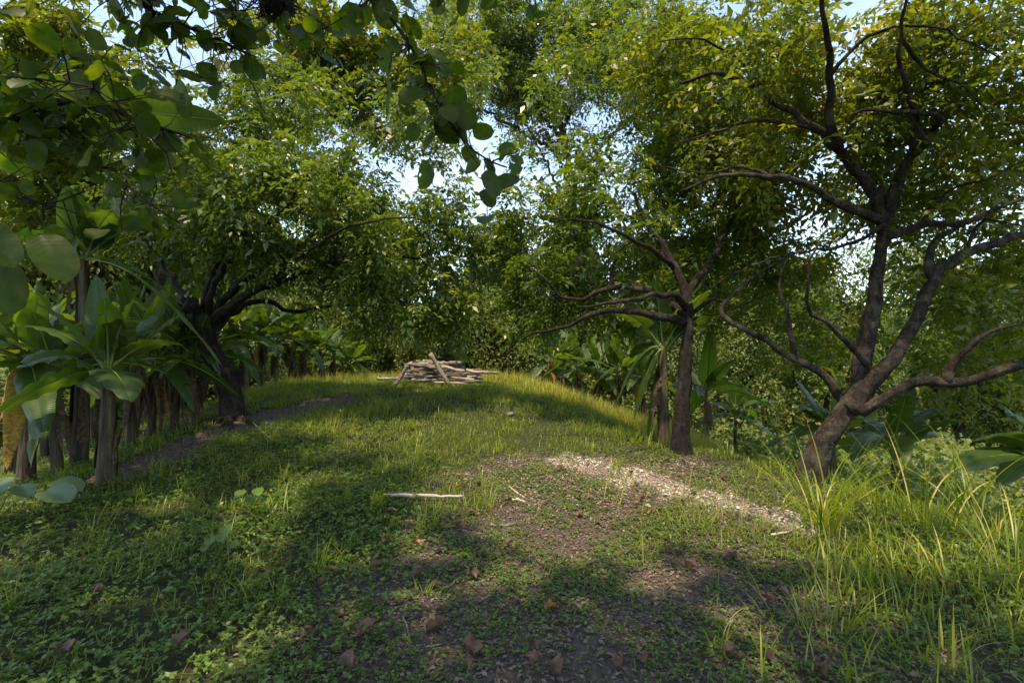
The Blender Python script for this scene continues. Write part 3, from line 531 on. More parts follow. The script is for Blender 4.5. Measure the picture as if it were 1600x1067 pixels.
# far woodland: one mass
n = 110000; an = R.uniform(rad(-62), rad(62), n); dd = R.uniform(36, 120, n) ; xx = np.sin(an) * dd; yy = np.cos(an) * dd
top = 3.5 + 2.2 * wob(xx, yy, .35, .3) + .03 * dd; zz = H(xx, yy) + np.maximum(.3, top) * R.random(n) ** .6
q = np.stack([xx, yy, zz], 1); sz = R.uniform(.2, .42, n) * (dd / 60)
V, F = scatter(LEAF4, q, R.normal(size=q.shape), R.normal(0, .5, q.shape) + np.array([0, 0, 1.0]), sz, sz * .6)
tag(mk('woodland', V, F, M['far_leaf'], var=np.repeat(R.random(n), 4)), 'distant green woodland closing the horizon', 'woodland', kind='stuff')

# ------------------------------------------------------------------ broad-leaved tree overhead (its trunk stands behind the camera)
T = Tree('broadleaf_tree', (-3.1, -1.6, float(H(-3.1, -1.6))), 'dark broad-leaved tree whose leafy branches hang in along the top left')
tb = T.base
T.limb([tb + (0, 0, -.1), tb + (.05, .1, 1.4), tb + (.15, .3, 2.6), tb + (.3, .5, 3.8), tb + (.7, .9, 5.2)], .2, .1, .015, True)
fork = tb + np.array([.12, .25, 2.4])
BR = {'A1': [(-130, 190, 2.0), (0, 188, 2.2), (60, 182, 2.2), (130, 232, 2.25), (200, 290, 2.3), (280, 348, 2.4)],
      'A2': [(20, 186, 2.2), (60, 165, 2.25), (130, 160, 2.35), (210, 185, 2.4), (300, 216, 2.45)],
      'A3': [(-130, 110, 2.0), (0, 122, 2.1), (110, 128, 2.15), (180, 158, 2.2), (260, 240, 2.3)],
      'A4': [(-130, 270, 2.0), (-20, 290, 2.1), (60, 320, 2.2), (130, 300, 2.3)],
      'B': [(-60, -140, 1.9), (160, -50, 2.2), (330, -8, 2.4), (470, 15, 2.5), (545, 75, 2.55)],
      'B2': [(160, -50, 2.2), (240, 20, 2.4), (330, 55, 2.5), (400, 90, 2.6)],
      'C': [(500, -90, 2.0), (580, -5, 2.1), (640, 70, 2.15), (668, 130, 2.2), (700, 188, 2.2), (740, 232, 2.25), (792, 262, 2.3)],
      'C2': [(580, -5, 2.1), (690, -15, 2.2), (790, -30, 2.3), (880, -25, 2.3)]}
br = {}
for k, q in BR.items():
    pts = L(*q)
    if k in ('A1', 'A3', 'A4', 'B'): pts = [fork + np.array([0, 0, .3 * (k == 'B')]), (fork + pts[0]) / 2 + np.array([0, 0, .15])] + pts
    if k == 'C': pts = [fork + np.array([.1, .1, .5]), (fork + pts[0]) / 2 + np.array([0, 0, .6])] + pts
    r0 = .022 if k in ('A1', 'B', 'C', 'A2') else .014
    br[k] = T.limb(pts, r0 * 1.15, .004, .02)
for a, b_ in (((.6, 1.0, 5.0), (2.2, 2.0, 5.9)), ((.6, 1.0, 5.0), (.5, 4.6, 6.6)), ((.6, 1.0, 5.0), (4.6, 2.6, 5.8)), ((.5, .7, 4.4), (5.5, 1.2, 5.4))):
    T.limb([tb + a, tb + (np.array(a) + b_) / 2 + (0, 0, .3), tb + b_], .07, .02, .04)
T.fill([(np.array([-.6, .3, 5.9]), (2.4, 1.7, .8)), (np.array([2.2, .35, 5.8]), (2.4, 1.6, .8)), (np.array([-3.6, 1.2, 6.0]), (1.5, 1.4, .6)), (np.array([-3.2, 2.9, 7.0]), (2.0, 2.1, .8)), (np.array([-2.0, 2.6, 6.6]), (1.3, 1.2, .6)), (np.array([4.0, 2.2, 6.4]), (1.6, 1.4, .7)), (np.array([-4.9, 4.1, 7.1]), (1.9, 1.8, .7)), (np.array([-6.2, 6.2, 8.0]), (1.8, 1.6, .7))], 9, thr=-.14)
nleaf += T.leaves(M['broad_leaf'], 5, 5, .3, .16, LEAF6, ratio=.72, droop=.3)
# leaf shapes
def broad_mesh(k, holes):
    nr, ncl = 11, 8; t = np.linspace(0, 1, nr); w = (.36 + .02 * (k % 3)) * np.sqrt(np.clip(1 - np.abs(2 * t ** (.9 + .05 * (k % 2)) - 1) ** 2.2, 0, 1)); c = np.linspace(-1, 1, ncl + 1)
    Tm, C = np.meshgrid(t, c, indexing='ij'); Wm = w[:, None] * C
    Zm = .10 * np.abs(C) * w[:, None] * 2 - .22 * (Tm - .3) ** 2 + .018 * np.sin(Tm * 24 + k) * C ** 2
    V = np.stack([Tm, Wm, Zm], -1).reshape(-1, 3); m = ncl + 1; F = []
    rr = random.Random(k * 5 + 3); cut = set()
    for q in range(holes):
        a, b_ = rr.randrange(2, nr - 2), rr.choice([0, 1, 2, 5, 6, 7]); cut.add((a, b_))
        if rr.random() < .5: cut.add((a, min(ncl - 1, b_ + 1)))
    for a in range(nr - 1):
        for b_ in range(ncl):
            if (a, b_) not in cut: F.append((a * m + b_, a * m + b_ + 1, (a + 1) * m + b_ + 1, (a + 1) * m + b_))
    v = np.full(len(V), R.uniform(.1, .85)); 
    if k == 2: v = np.clip(v + np.clip((Tm.ravel() - .55 - .2 * np.sin(C.ravel() * 3)) * 2, 0, .4), 0, 1)
    return mesh('leaf', V, F, M['broad_leaf'], var=v, t=(Tm - .45 * np.abs(Wm)).ravel())
BL = [broad_mesh(k, [0, 0, 0, 3, 6, 10, 1, 0][k]) for k in range(8)]
BW = [BL[k].copy() for k in (0, 1, 7)]
for q in BW: q.materials[0] = M['pale_leaf']
BG = [BL[k].copy() for k in (0, 1, 7)]
for q in BG: q.materials[0] = M['weed']
def put_leaf(name, me, p, ax, nm, size, parent, wid=1.0):
    A = Vector(ax).normalized(); N = Vector(nm); B = N.cross(A).normalized(); N = A.cross(B)
    m = Matrix((A, B, N)).transposed().to_4x4(); m = Matrix.Translation(Vector(p - root_loc(parent))) @ m @ Matrix.Diagonal((size, size * wid, size, 1))
    o = obj(name, me, parent); o.matrix_local = m; return o
bl_n = 0; more = [[], [], [], []]
def leafy(key, n, t0, spread, size):
    global bl_n
    p = br[key]; n = int(n * 2.3); size = size * .68
    for q in range(n):
        f = t0 + (1 - t0) * R.random(); k = min(len(p) - 2, int(f * (len(p) - 1))); b0 = p[k] + R.normal(0, spread, 3) * (1, .8, .9)
        b0[2] -= abs(R.normal(0, spread * .4)); m_ = (p[k] + b0) / 2 + R.normal(0, .02, 3)
        if np.linalg.norm(b0 - p[k]) > .05: T.chains.append((catmull([p[k], m_, b0], .04), None, 5, False))
        g = unit(p[k + 1] - p[k]); ax = unit(g * .5 + R.normal(0, .8, 3) + (0, 0, -.45)); nm = np.array([0, -.55, .65]) + R.normal(0, .5, 3)
        bl_n += 1
        if not shade_keep(b0[None])[0]: continue
        if q % 7 > 2: more[0].append(b0); more[1].append(ax); more[2].append(nm); more[3].append(size * R.uniform(.6, 1.15)); continue
        put_leaf('leaf', BL[random.choice([0, 0, 1, 1, 2, 3, 4, 5, 6, 7, 7])], b0, ax, nm, size * R.uniform(.65, 1.25), T.root, R.uniform(.9, 1.2))
leafy('A1', 38, .6, .11, .16); leafy('A2', 36, .15, .12, .155); leafy('A3', 42, .6, .14, .17); leafy('A4', 18, .6, .13, .16)
leafy('B', 44, .62, .12, .15); leafy('B2', 36, .2, .15, .15); leafy('C', 70, .48, .075, .165); leafy('C2', 12, .35, .06, .14)
for px, py, d, sz, ax in ((60, 365, 2.0, .22, (.35, 0, -.5)), (-10, 400, 2.0, .24, (.3, 0, -.9)), (40, 380, 2.2, .2, (.6, .1, -.5)), (-30, 350, 1.9, .2, (.5, 0, -.6))):
    put_leaf('leaf', BL[1], P(px, py, d), ax, (.2, -.6, .7), sz, T.root, .85)
tv = np.array([v.co[:] for v in BL[0].vertices]); tf = np.array([p.vertices[:] for p in BL[0].polygons]); more = [np.array(q) for q in more]; n = len(more[0])
V, F = scatter((tv, tf), more[0], more[1], more[2], more[3], more[3]); tag(mk('small_leaves', V, F, M['broad_leaf'], T.root, var=np.repeat(R.uniform(.05, .9, n), len(tv)), t=np.tile(tv[:, 0] - .45 * np.abs(tv[:, 1]), n)), kind='stuff')
T.wood(M['bark_d'])
# fibrous clump of dead moss hanging from the branch
c = P(428, 4, 2.45); e = [];
for q in range(260):
    a = R.uniform(0, 6.28); r_ = .09 * R.random() ** .6; s0 = c + np.array([math.cos(a) * r_, math.sin(a) * r_, .02 + R.uniform(-.02, .04)]); k = np.linspace(0, 1, 5)[:, None]
    p = s0 + k * np.array([R.normal(0, .04), R.normal(0, .04), -R.uniform(.03, .12)]) + R.normal(0, .01, (5, 3)); V, F = tube(p, np.linspace(.0035, .0012, 5), 3); e.append((V[:15], F[:12]))
V, F = join(e); o = bpy.data.objects.new('moss_clump', mesh('moss_clump', V - c, F, M['bark_d'])); COL.objects.link(o); o.location = c
tag(o, 'dark fibrous clump of dead moss hanging from the branch at the top edge', 'moss')

# ------------------------------------------------------------------ banana plants
def bleaf(parent, base, tip, arch, width, mat='banana', torn=0, roll=0.0, pet=.16, name='leaf', var=None, rib=True):
    base = np.asarray(base, float); tip = np.asarray(tip, float); ln = np.linalg.norm(tip - base)
    c = base + (tip - base) * .45 + np.array([0, 0, arch]); n = 22
    f = lambda t: (1 - t) ** 2 * base + 2 * t * (1 - t) * c + t * t * tip
    fr = lambda t: 2 * (1 - t) * (c - base) + 2 * t * (tip - c)
    def frame(t):
        g = unit(fr(t)); s = np.cross(g, (0, 0, 1.0)); l = np.linalg.norm(s); s = s / l if l > .05 else np.array([1.0, 0, 0]); nn = np.cross(s, g)
        return g, s * math.cos(roll) + nn * math.sin(roll), nn * math.cos(roll) - s * math.sin(roll)
    def hw(t):
        u = (t - pet) / (1 - pet); return width * .5 * (np.clip(u * 7, 0, 1) ** .6) * (1 - np.clip(u, 0, 1) ** 2.4) ** .75
    VV, FF, tt = [], [], []; off = 0; ph = R.uniform(0, 6)
    for sg in (-1, 1):
        cuts = [pet, 1.0]
        if torn: cuts = [pet] + sorted(pet + (1 - pet) * R.uniform(.05, .95, torn)) + [1.0]
        for a, b_ in zip(cuts[:-1], cuts[1:]):
            m = max(2, int((b_ - a) / (1 - pet) * n) + 1); ts = np.linspace(a, b_, m); dr = R.normal(0, .35) if torn else 0; gp = R.uniform(0, .012) if torn else 0
            for ii, t in enumerate(ts):
                g, s, nn = frame(t); p = f(t); w = max(.003, hw(t))
                for jx, q in enumerate((0, .35, .7, 1.0)):
                    sh = (gp * q * ln) * (1 if ii == 0 else -1 if ii == m - 1 else 0)
                    VV.append(p + s * sg * q * w * math.cos(dr * q) + nn * (w * (.34 * q - .42 * q * q) + .02 * width * math.sin(t * 40 + ph + sg) * q * q * 1.6 + w * q * math.sin(dr) * .8) + g * (sh + .16 * w * q))
                    tt.append(t)
            for ii in range(m - 1):
                for jx in range(3):
                    k = off + ii * 4 + jx; FF.append((k, k + 4, k + 5, k + 1) if sg > 0 else (k, k + 1, k + 5, k + 4))
            off += m * 4
    v = R.uniform(.1, .9) if var is None else var
    lf = mk(name, np.array(VV), FF, M[mat], parent, var=np.full(len(VV), v), t=np.array(tt))
    if rib:
        ts = np.linspace(0, .97, 12); p = np.array([f(t) - frame(t)[2] * .006 for t in ts]); r0 = .012 + .008 * width; V, F = tube(p, np.linspace(r0, .003, 12), 6)
        mk('midrib', V, clean(F), M['midrib'] if mat == 'banana' else M[mat], lf, var=np.full(len(V), R.random()), t=np.zeros(len(V)))
    return lf
def banana(label, xy=None, px=None, h=1.1, r=.1, n=7, ln=1.1, wd=.34, manual=(), torn=0, dry=2, yellow=0, lean=(0, 0), name='banana_plant', group=None, az0=None, el=(1.25, -.15), dark=False):
    h *= 1.1; g = G(*px) if px else np.array([xy[0], xy[1], float(H(*xy))]); e = empty(name, g, label, 'banana plant', group)
    top = g + np.array([lean[0], lean[1], h]); k = np.linspace(0, 1, 12)[:, None]; p = g + np.array([0, 0, -.06]) + k * (top - g + np.array([0, 0, .06])) + k * (1 - k) * np.array([R.normal(0, .06), R.normal(0, .06), 0])
    r = r * .64; h_ = h; rr = r * (1.15 - .55 * k[:, 0]); V, F = tube(p, rr, 14, .05, R.random() * 6)
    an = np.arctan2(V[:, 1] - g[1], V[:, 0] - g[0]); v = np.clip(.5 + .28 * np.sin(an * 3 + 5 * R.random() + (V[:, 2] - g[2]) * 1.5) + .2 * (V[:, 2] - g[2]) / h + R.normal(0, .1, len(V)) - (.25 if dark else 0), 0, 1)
    mk('stem', V, clean(F), M['stem'], e, var=v)
    for q in range(5 if r > .07 else 0):
        a = R.uniform(0, 6.28); u0 = R.uniform(0, .25); u1 = R.uniform(.45, .98); ws = R.uniform(.45, .9); VV = []
        for u in np.linspace(u0, u1, 9):
            c_ = g + u * (top - g); rr_ = r * (1.15 - .55 * u) * 1.07 + (.05 * max(0, (u - u1 + .2) / .2) ** 2); hw_ = ws * (1 - .7 * ((u - u0) / (u1 - u0)) ** 2)
            for cc in np.linspace(-1, 1, 6): VV.append(c_ + np.array([math.cos(a + cc * hw_ + .3 * u), math.sin(a + cc * hw_ + .3 * u), 0]) * (rr_ + .012 * abs(cc) * R.random()))
        mk('sheath', np.array(VV), [(i_ * 6 + j_, i_ * 6 + j_ + 1, i_ * 6 + j_ + 7, i_ * 6 + j_ + 6) for i_ in range(8) for j_ in range(5)], M['banana_dry'], e, var=np.full(54, R.random()), t=np.repeat(np.linspace(0, 1, 9), 6))
    for tip, arch, w, *o in manual: bleaf(e, top + R.normal(0, .015, 3), tip, arch, w, roll=o[0] if o else 0, torn=o[1] if len(o) > 1 else 0, mat=o[2] if len(o) > 2 else 'banana')
    a0 = R.uniform(0, 6.28) if az0 is None else az0
    for q in range(n + 4):
        u = q / max(1, n + 3); a = a0 + q * 2.4 + R.normal(0, .2); ev = el[0] + (el[1] - el[0]) * u + R.normal(0, .1); l_ = ln * R.uniform(.8, 1.15) * (1 - .25 * (1 - u))
        d = np.array([math.cos(a) * math.cos(ev), math.sin(a) * math.cos(ev), math.sin(ev)]); tip = top + d * l_; tip[2] -= .55 * l_ * u * u
        bleaf(e, top - np.array([0, 0, .12 * u]), tip, (.10 + .28 * u) * l_, wd * R.uniform(.8, 1.15), roll=R.normal(0, .35), torn=int(R.poisson(torn if torn else 2.2)))
    for q in range(dry):
        a = R.uniform(0, 6.28); b0 = top + np.array([math.cos(a) * r * .6, math.sin(a) * r * .6, -.1 - .25 * h * R.random()]); tip = b0 + np.array([math.cos(a) * (.12 + .1 * R.random()), math.sin(a) * (.12 + .1 * R.random()), -min(h * .75, ln * .75) * R.uniform(.6, 1)])
        bleaf(e, b0, tip, .22, wd * .45, 'banana_y' if q < yellow else 'banana_dry', torn=4, pet=.1, name='dead_leaf', rib=False)
    return e
c1 = (165, 600)
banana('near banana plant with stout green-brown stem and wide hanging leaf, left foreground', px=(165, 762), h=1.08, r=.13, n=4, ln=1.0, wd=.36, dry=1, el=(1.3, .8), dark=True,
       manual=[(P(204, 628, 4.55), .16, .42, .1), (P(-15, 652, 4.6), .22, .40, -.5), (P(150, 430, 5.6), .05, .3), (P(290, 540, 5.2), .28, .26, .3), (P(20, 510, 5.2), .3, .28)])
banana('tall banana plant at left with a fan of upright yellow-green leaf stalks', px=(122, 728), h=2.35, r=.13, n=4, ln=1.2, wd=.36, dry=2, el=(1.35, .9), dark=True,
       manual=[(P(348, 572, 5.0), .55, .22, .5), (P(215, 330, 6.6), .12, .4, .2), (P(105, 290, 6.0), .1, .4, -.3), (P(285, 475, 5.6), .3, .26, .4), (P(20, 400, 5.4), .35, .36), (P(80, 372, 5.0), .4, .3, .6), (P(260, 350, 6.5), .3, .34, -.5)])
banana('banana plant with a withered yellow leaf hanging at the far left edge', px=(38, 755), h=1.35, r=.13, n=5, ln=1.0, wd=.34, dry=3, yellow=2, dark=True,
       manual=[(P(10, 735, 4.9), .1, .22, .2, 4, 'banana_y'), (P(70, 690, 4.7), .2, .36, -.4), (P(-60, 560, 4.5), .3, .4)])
e5 = banana('banana plant past the left edge reaching one huge backlit leaf across the corner', xy=(-4.3, 3.5), h=2.75, r=.14, n=3, ln=1.5, wd=.45, dry=1, el=(1.2, .5), az0=2.6,
            manual=[(P(356, 190, 3.35), .22, .5, .85)])
for lab, px, h, r, n, ln in (
    ('slender dark banana stem between the two nearest banana plants', (92, 742), 1.1, .10, 4, .9),
    ('banana plant with dark stem just behind the stout near one', (205, 700), 1.2, .09, 5, .95),
    ('banana plant with reddish-brown leaning stem, midway along the left row', (236, 684), 1.15, .10, 6, .95),
    ('thin banana stem left of the burred tree, nearest to its roots', (300, 668), 1.05, .08, 5, .85),
    ('banana plant standing right behind the trunk of the burred tree', (272, 672), 1.3, .10, 6, .9)):
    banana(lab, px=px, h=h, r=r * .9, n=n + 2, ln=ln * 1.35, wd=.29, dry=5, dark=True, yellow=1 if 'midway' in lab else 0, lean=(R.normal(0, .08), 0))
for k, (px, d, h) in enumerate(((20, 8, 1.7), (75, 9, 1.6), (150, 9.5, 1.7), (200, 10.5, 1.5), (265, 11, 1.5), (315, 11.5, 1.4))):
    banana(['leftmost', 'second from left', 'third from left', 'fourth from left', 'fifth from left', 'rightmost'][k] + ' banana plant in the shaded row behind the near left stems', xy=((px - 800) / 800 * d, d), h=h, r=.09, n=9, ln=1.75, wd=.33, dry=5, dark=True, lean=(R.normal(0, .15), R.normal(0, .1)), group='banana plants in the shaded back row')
for k, (px, d, h) in enumerate(((385, 11.8, 1.1), (408, 12.6, 1.2), (432, 13.2, 1.15), (455, 13.8, 1.3), (478, 14.4, 1.3), (500, 15, 1.4), (522, 15.6, 1.4), (545, 16.4, 1.4))):
    banana(['first', 'second', 'third', 'fourth', 'fifth', 'sixth', 'seventh', 'last'][k] + ' banana plant right of the burred tree, in the sunlit row beyond the crest', xy=((px - 800) / 800 * d, d), h=h + .12, r=.1, n=7, ln=1.25, wd=.34, dry=3, torn=5, yellow=k % 3 == 1, group='sunlit banana row beyond the crest')
banana('banana plant with long drooping leaves just left of the middle trunk', px=(1038, 692), h=1.15, r=.11, n=5, ln=1.4, wd=.34, dry=2, el=(1.2, .6),
       manual=[(P(962, 632, 7.0), .45, .26, .5), (P(985, 560, 7.8), .2, .3), (P(990, 655, 6.8), .3, .24, .6), (P(1010, 690, 7.0), .2, .2, .3)])
banana('banana plant with upright broad leaf just right of the middle trunk', px=(1105, 702), h=1.2, r=.1, n=5, ln=1.4, wd=.34, dry=2, el=(1.3, .1),
       manual=[(P(1112, 505, 7.6), .05, .34, .2), (P(1185, 615, 7.0), .35, .28, .5), (P(1150, 560, 7.8), .2, .3), (P(1092, 620, 7.0), .3, .24)])
for lab, px, h, ln in (('young banana plant with dark thin stem right of the middle trunk', (1150, 712), .95, .8), ('young banana plant midway between the middle and forked trees', (1182, 715), .85, .75),
                       ('small banana plant with one yellowing leaf, close to the forked tree', (1228, 722), .8, .75)):
    banana(lab, px=px, h=h, r=.075, n=8, ln=ln * 1.35, wd=.30, dry=1, yellow=1 if 'yellow' in lab else 0, el=(1.3, -.1))
banana('banana plant with one upright pale leaf behind the fork of the right tree', xy=(5.1, 8.2), h=1.0, r=.1, n=5, ln=1.2, wd=.32, dry=1, el=(1.0, .2), manual=[(P(1312, 585, 8.2), .05, .36, .1), (P(1230, 640, 7.8), .3, .3)])
banana('banana plant with dark sagging leaves behind the right tree base', xy=(4.75, 6.4), h=.75, r=.09, n=4, ln=1.1, wd=.34, dry=1, el=(1.0, .1), manual=[(P(1330, 720, 5.7), .35, .32, .3), (P(1480, 640, 6.5), .3, .3), (P(1410, 735, 5.6), .35, .34, -.3)])
banana('banana plant with wide dark leaves at the right edge above the grass', xy=(5.5, 5.2), h=.85, r=.1, n=3, ln=1.0, wd=.36, dry=1, el=(1.0, .2), manual=[(P(1470, 745, 4.7), .35, .34, .4), (P(1520, 690, 5.0), .35, .36, -.4), (P(1560, 760, 4.4), .3, .36)])
for k, (px, d, h, y) in enumerate(((862, 13.4, .75, 2), (900, 13.6, .8, 0), (935, 13.0, .8, 1), (965, 12.2, .8, 0), (1000, 12.5, .9, 1), (880, 15.5, 1.2, 1))):
    lab = ['banana plant with bright yellow dead leaves behind the sunlit grass'] + ['ragged banana plant behind the sunlit grass, ' + q for q in ('next right of the yellow-leaved one', 'third along the slope', 'fourth along the slope', 'nearest to the middle trunk', 'standing highest, behind the yellow-leaved one')]
    banana(lab[k], xy=((px - 800) / 800 * d, d), h=h + .35, r=.09, n=7, ln=1.3, wd=.34, dry=5, torn=3, yellow=y * 2, el=(1.2, 0), group=None if k == 0 else 'ragged banana plants on the right slope')

# ------------------------------------------------------------------ firewood stack on the crest
pc = G(688, 601); DW = 11.0 if pc[1] > 14 else float(pc[1]) + .35
LOG = []
for k in range(7):
    wz = .004 if k == 6 else .02; n = 12; x = np.linspace(-.5, .5, n); p = np.column_stack([x, wz * np.sin(x * 5 + k) + R.normal(0, wz * .3, n), wz * np.cos(x * 4 + 2 * k) + R.normal(0, wz * .3, n)])
    V, F = tube(p, .5 * .06 * (1 - .25 * (x + .5)) * (1 + R.normal(0, .06, n)), 8, .08, k); LOG.append([mesh('log', V, clean(F), M[m]) for m in ('wood', 'wood_pale')])
def log(name, a, b_, r, label, group=None, pale_=0, cat='log', k=None):
    a = np.asarray(a, float); b_ = np.asarray(b_, float); c = (a + b_) / 2; l_ = np.linalg.norm(b_ - a)
    o = obj(name, LOG[random.randrange(6) if k is None else k][pale_]); A = Vector((b_ - a) / l_); B = A.cross(Vector((.03, .1, 1))).normalized() if abs(A.z) < .95 else Vector((0, 1, 0)); N = A.cross(B)
    o.matrix_world = Matrix.Translation(Vector(c)) @ Matrix((A, B, N)).transposed().to_4x4() @ Matrix.Diagonal((l_, r / .03, r / .03, 1)); return tag(o, label, cat, group)
cx = P(690, 590, DW)[0]; gz = float(H(cx, DW))
layers = [(12, 0.03, .62), (11, .10, .54), (10, .17, .46), (9, .24, .38), (7, .31, .30), (6, .38, .22), (4, .44, .12)]
for li, (n, z, hwid) in enumerate(layers):
    for q in range(n):
        y = DW + (q / max(1, n - 1) - .5) * 2 * hwid * .75 + R.normal(0, .02); l_ = R.uniform(.8, 1.75) * (1 - .06 * li); xo = cx + R.normal(.05, .16); tl = R.normal(0, .13)
        sl = R.normal(0, .05); a = np.array([xo - l_ / 2, y - tl * l_, 0]); b_ = np.array([xo + l_ / 2, y + tl * l_, 0])
        a[2] = H(a[0], a[1]) * .5 + gz * .5 + z - sl * l_; b_[2] = H(b_[0], b_[1]) * .5 + gz * .5 + z + sl * l_
        log('firewood_log', a, b_, float(np.clip(R.lognormal(-3.7, .42), .012, .06)), 'weathered brown branch stacked in the firewood pile', 'branches in the firewood pile', int(R.random() < .22))
log('firewood_post', P(672, 553, DW - .5), P(704, 603, DW - .62), .05, 'stout pale post leaning across the front of the firewood pile', None, 1, k=6)
log('firewood_post', P(637, 571, DW - .45), P(617, 602, DW - .6), .045, 'grey post leaning at the left end of the firewood pile', None, 0, k=6)
log('firewood_post', P(640, 566, DW - .1), P(652, 590, DW - .1), .05, 'short bleached stump end standing up on the left of the firewood pile', None, 1, k=6)
log('firewood_log', P(632, 570, DW - .4), P(690, 576, DW - .3), .03, 'dark branch lying across the top left of the firewood pile', None, 0)
log('firewood_log', P(690, 574, DW - .35), P(778, 583, DW - .2), .04, 'long pale pole jutting out to the right of the firewood pile', None, 1, k=0)
log('firewood_log', P(590, 590, DW - .3), P(640, 592, DW - .25), .03, 'thin pale branch jutting out to the left of the firewood pile', None, 1)
# sticks on the ground
def ground_stick(q, r, label, pale_, name='stick', lift=0.0):
    a, b_ = G(*q[0]), G(*q[1]); a[2] = H(*a[:2]) + r * .9 + lift; b_[2] = H(*b_[:2]) + r * .9 + lift; return log(name, a, b_, r, label, None, pale_, 'stick')
ground_stick(((600, 783), (722, 783)), .016, 'long bleached stick lying in the grass at the edge of the sun', 1, lift=.035)
ground_stick(((792, 760), (818, 778)), .010, 'thin white stick slanting on the sunlit litter', 1)
ground_stick(((800, 784), (824, 786)), .014, 'short white stick end on the litter right of the long stick', 1)
ground_stick(((672, 868), (698, 858)), .012, 'small brown stick among the creepers below the long stick', 0)
ground_stick(((765, 824), (806, 820)), .016, 'dark rotten stick at the edge of the shade', 0)
ground_stick(((630, 965), (643, 1010)), .005, 'thin curved grey twig beside the big brown leaf', 0, 'twig')
ground_stick(((665, 1012), (690, 1009)), .006, 'short pale twig below the big brown leaf', 1, 'twig')
ground_stick(((395, 660), (425, 690)), .014, 'grey stick on the bare root bank', 0)
ground_stick(((1205, 838), (1262, 822)), .010, 'pale stick on the litter left of the tall grass tuft', 1)
# ------------------------------------------------------------------ fallen leaves
def dead_mesh(k):
    nr, ncl = 9, 6; t = np.linspace(0, 1, nr); w = .36 * np.sin(math.pi * t ** .9) ** .7 * (1 + .22 * np.sin(t * 17 + k)); c = np.linspace(-1, 1, ncl + 1); Tm, C = np.meshgrid(t, c, indexing='ij')
    Zm = (.35 + .3 * (k % 3)) * C ** 2 * w[:, None] * 1.5 + .5 * (Tm - .5) ** 2 * (1 if k % 2 else -.7) + .05 * np.sin(Tm * 9 + C * 5 + k) + .05
    V = np.stack([Tm - .5, w[:, None] * C, Zm], -1).reshape(-1, 3); m = ncl + 1
    F = np.array([(a * m + b_, a * m + b_ + 1, (a + 1) * m + b_ + 1, (a + 1) * m + b_) for a in range(nr - 1) for b_ in range(ncl)])
    base = [.25, .45, .62, .8, .97, .5, .35][k]; v = np.clip(base + .12 * np.sin(Tm * 5 + k) + R.normal(0, .04, Tm.shape), 0, 1).ravel()
    if k == 4: v[:] = .97
    return mesh('fallen_leaf', V, F, M['dead'], var=v)
DM = [dead_mesh(k) for k in range(7)]
def fallen(px, py, size, k, label, group=None, rz=None, xy=None):
    g = G(px, py) if xy is None else np.array([xy[0], xy[1], float(H(*xy))]); o = obj('fallen_leaf', DM[k]); o.location = (g[0], g[1], g[2] + (.075 if g[0] < -.75 and xy is None else .03))
    o.rotation_euler = (R.normal(-.05, .25), R.normal(0, .25), R.uniform(0, 6.28) if rz is None else rz); o.scale = (size * .8,) * 3; return tag(o, label, 'leaf', group)
for px, py, s, k, lab in ((683, 990, .15, 5, 'large flat reddish-brown leaf on the dark soil, bottom centre'), (612, 812, .12, 3, 'pale pinkish leaf just below the left end of the long stick'),
    (603, 858, .11, 4, 'curled yellow-orange leaf beside the grass edge'), (653, 857, .11, 4, 'bright orange leaf right of the curled yellow one'), (712, 826, .12, 3, 'crumpled pale leaf below the long stick'),
    (862, 958, .12, 4, 'yellow and brown leaf lying on bare soil'), (735, 1025, .15, 1, 'torn brown leaf right of the large reddish one'), (655, 905, .13, 2, 'pinkish-brown leaf tilted up on the creepers'),
    (588, 905, .13, 1, 'brown leaf at the foot of the grass, left of the bare soil'), (1082, 895, .13, 2, 'brown leaf half upright among the creepers, right of centre'), (1142, 878, .13, 2, 'flat dull-brown leaf below the sunlit litter strip'),
    (1012, 806, .09, 4, 'small orange leaf on the sunlit litter'), (868, 1056, .13, 2, 'rusty three-cornered leaf at the bottom edge'), (972, 1044, .11, 2, 'pinkish leaf on the soil at bottom right of centre'),
    (285, 1025, .13, 1, 'curled rust-brown leaf in the weeds, bottom left'), (312, 1001, .12, 0, 'dark red-brown leaf above the curled one in the weeds'), (102, 1040, .12, 1, 'brown leaf sunk in the weeds near the bottom left corner'),
    (155, 942, .08, 2, 'small tan leaf in the weeds at left'), (575, 1000, .16, 0, 'broken dark brown leaf left of the large reddish one'), (640, 836, .10, 2, 'dull pink leaf below the pale pinkish one'),
    (1470, 915, .10, 4, 'orange leaf in the grass at right'), (740, 905, .10, 2, 'brown leaf in the middle of the bare soil'), (545, 1060, .13, 1, 'brown leaf at the bottom edge among the weeds')):
    fallen(px, py, s, k, lab)
n_ = 0
while n_ < 95:
    x, y = R.uniform(-1.4, 3.2), R.uniform(2.2, 6.3)
    if abs(x) > y * .98 or R.random() > max(trod(x, y), .06): continue
    n_ += 1; far = y > 4.4
    fallen(0, 0, R.uniform(.05, .11), int(R.choice([0, 1, 2, 3, 5, 6], p=[.2, .22, .22, .12, .12, .12])), 'small dry leaf on the sunlit litter beyond the shade' if far else 'small brown leaf on the shaded soil in front',
           'small leaves on the sunlit litter' if far else 'small leaves on the shaded soil', xy=(x, y))
# ------------------------------------------------------------------ ground plants: stuff
def area(n, y0, y1, pad=.4, k=1.06):
    y = np.sqrt(R.uniform(y0 ** 2, y1 ** 2, n)); x = R.uniform(-1, 1, n) * (y * k + pad); return x, y
def cover(name, label, V, F, mat, var): return tag(mk(name, V, F, mat, var=var), label, kind='stuff')
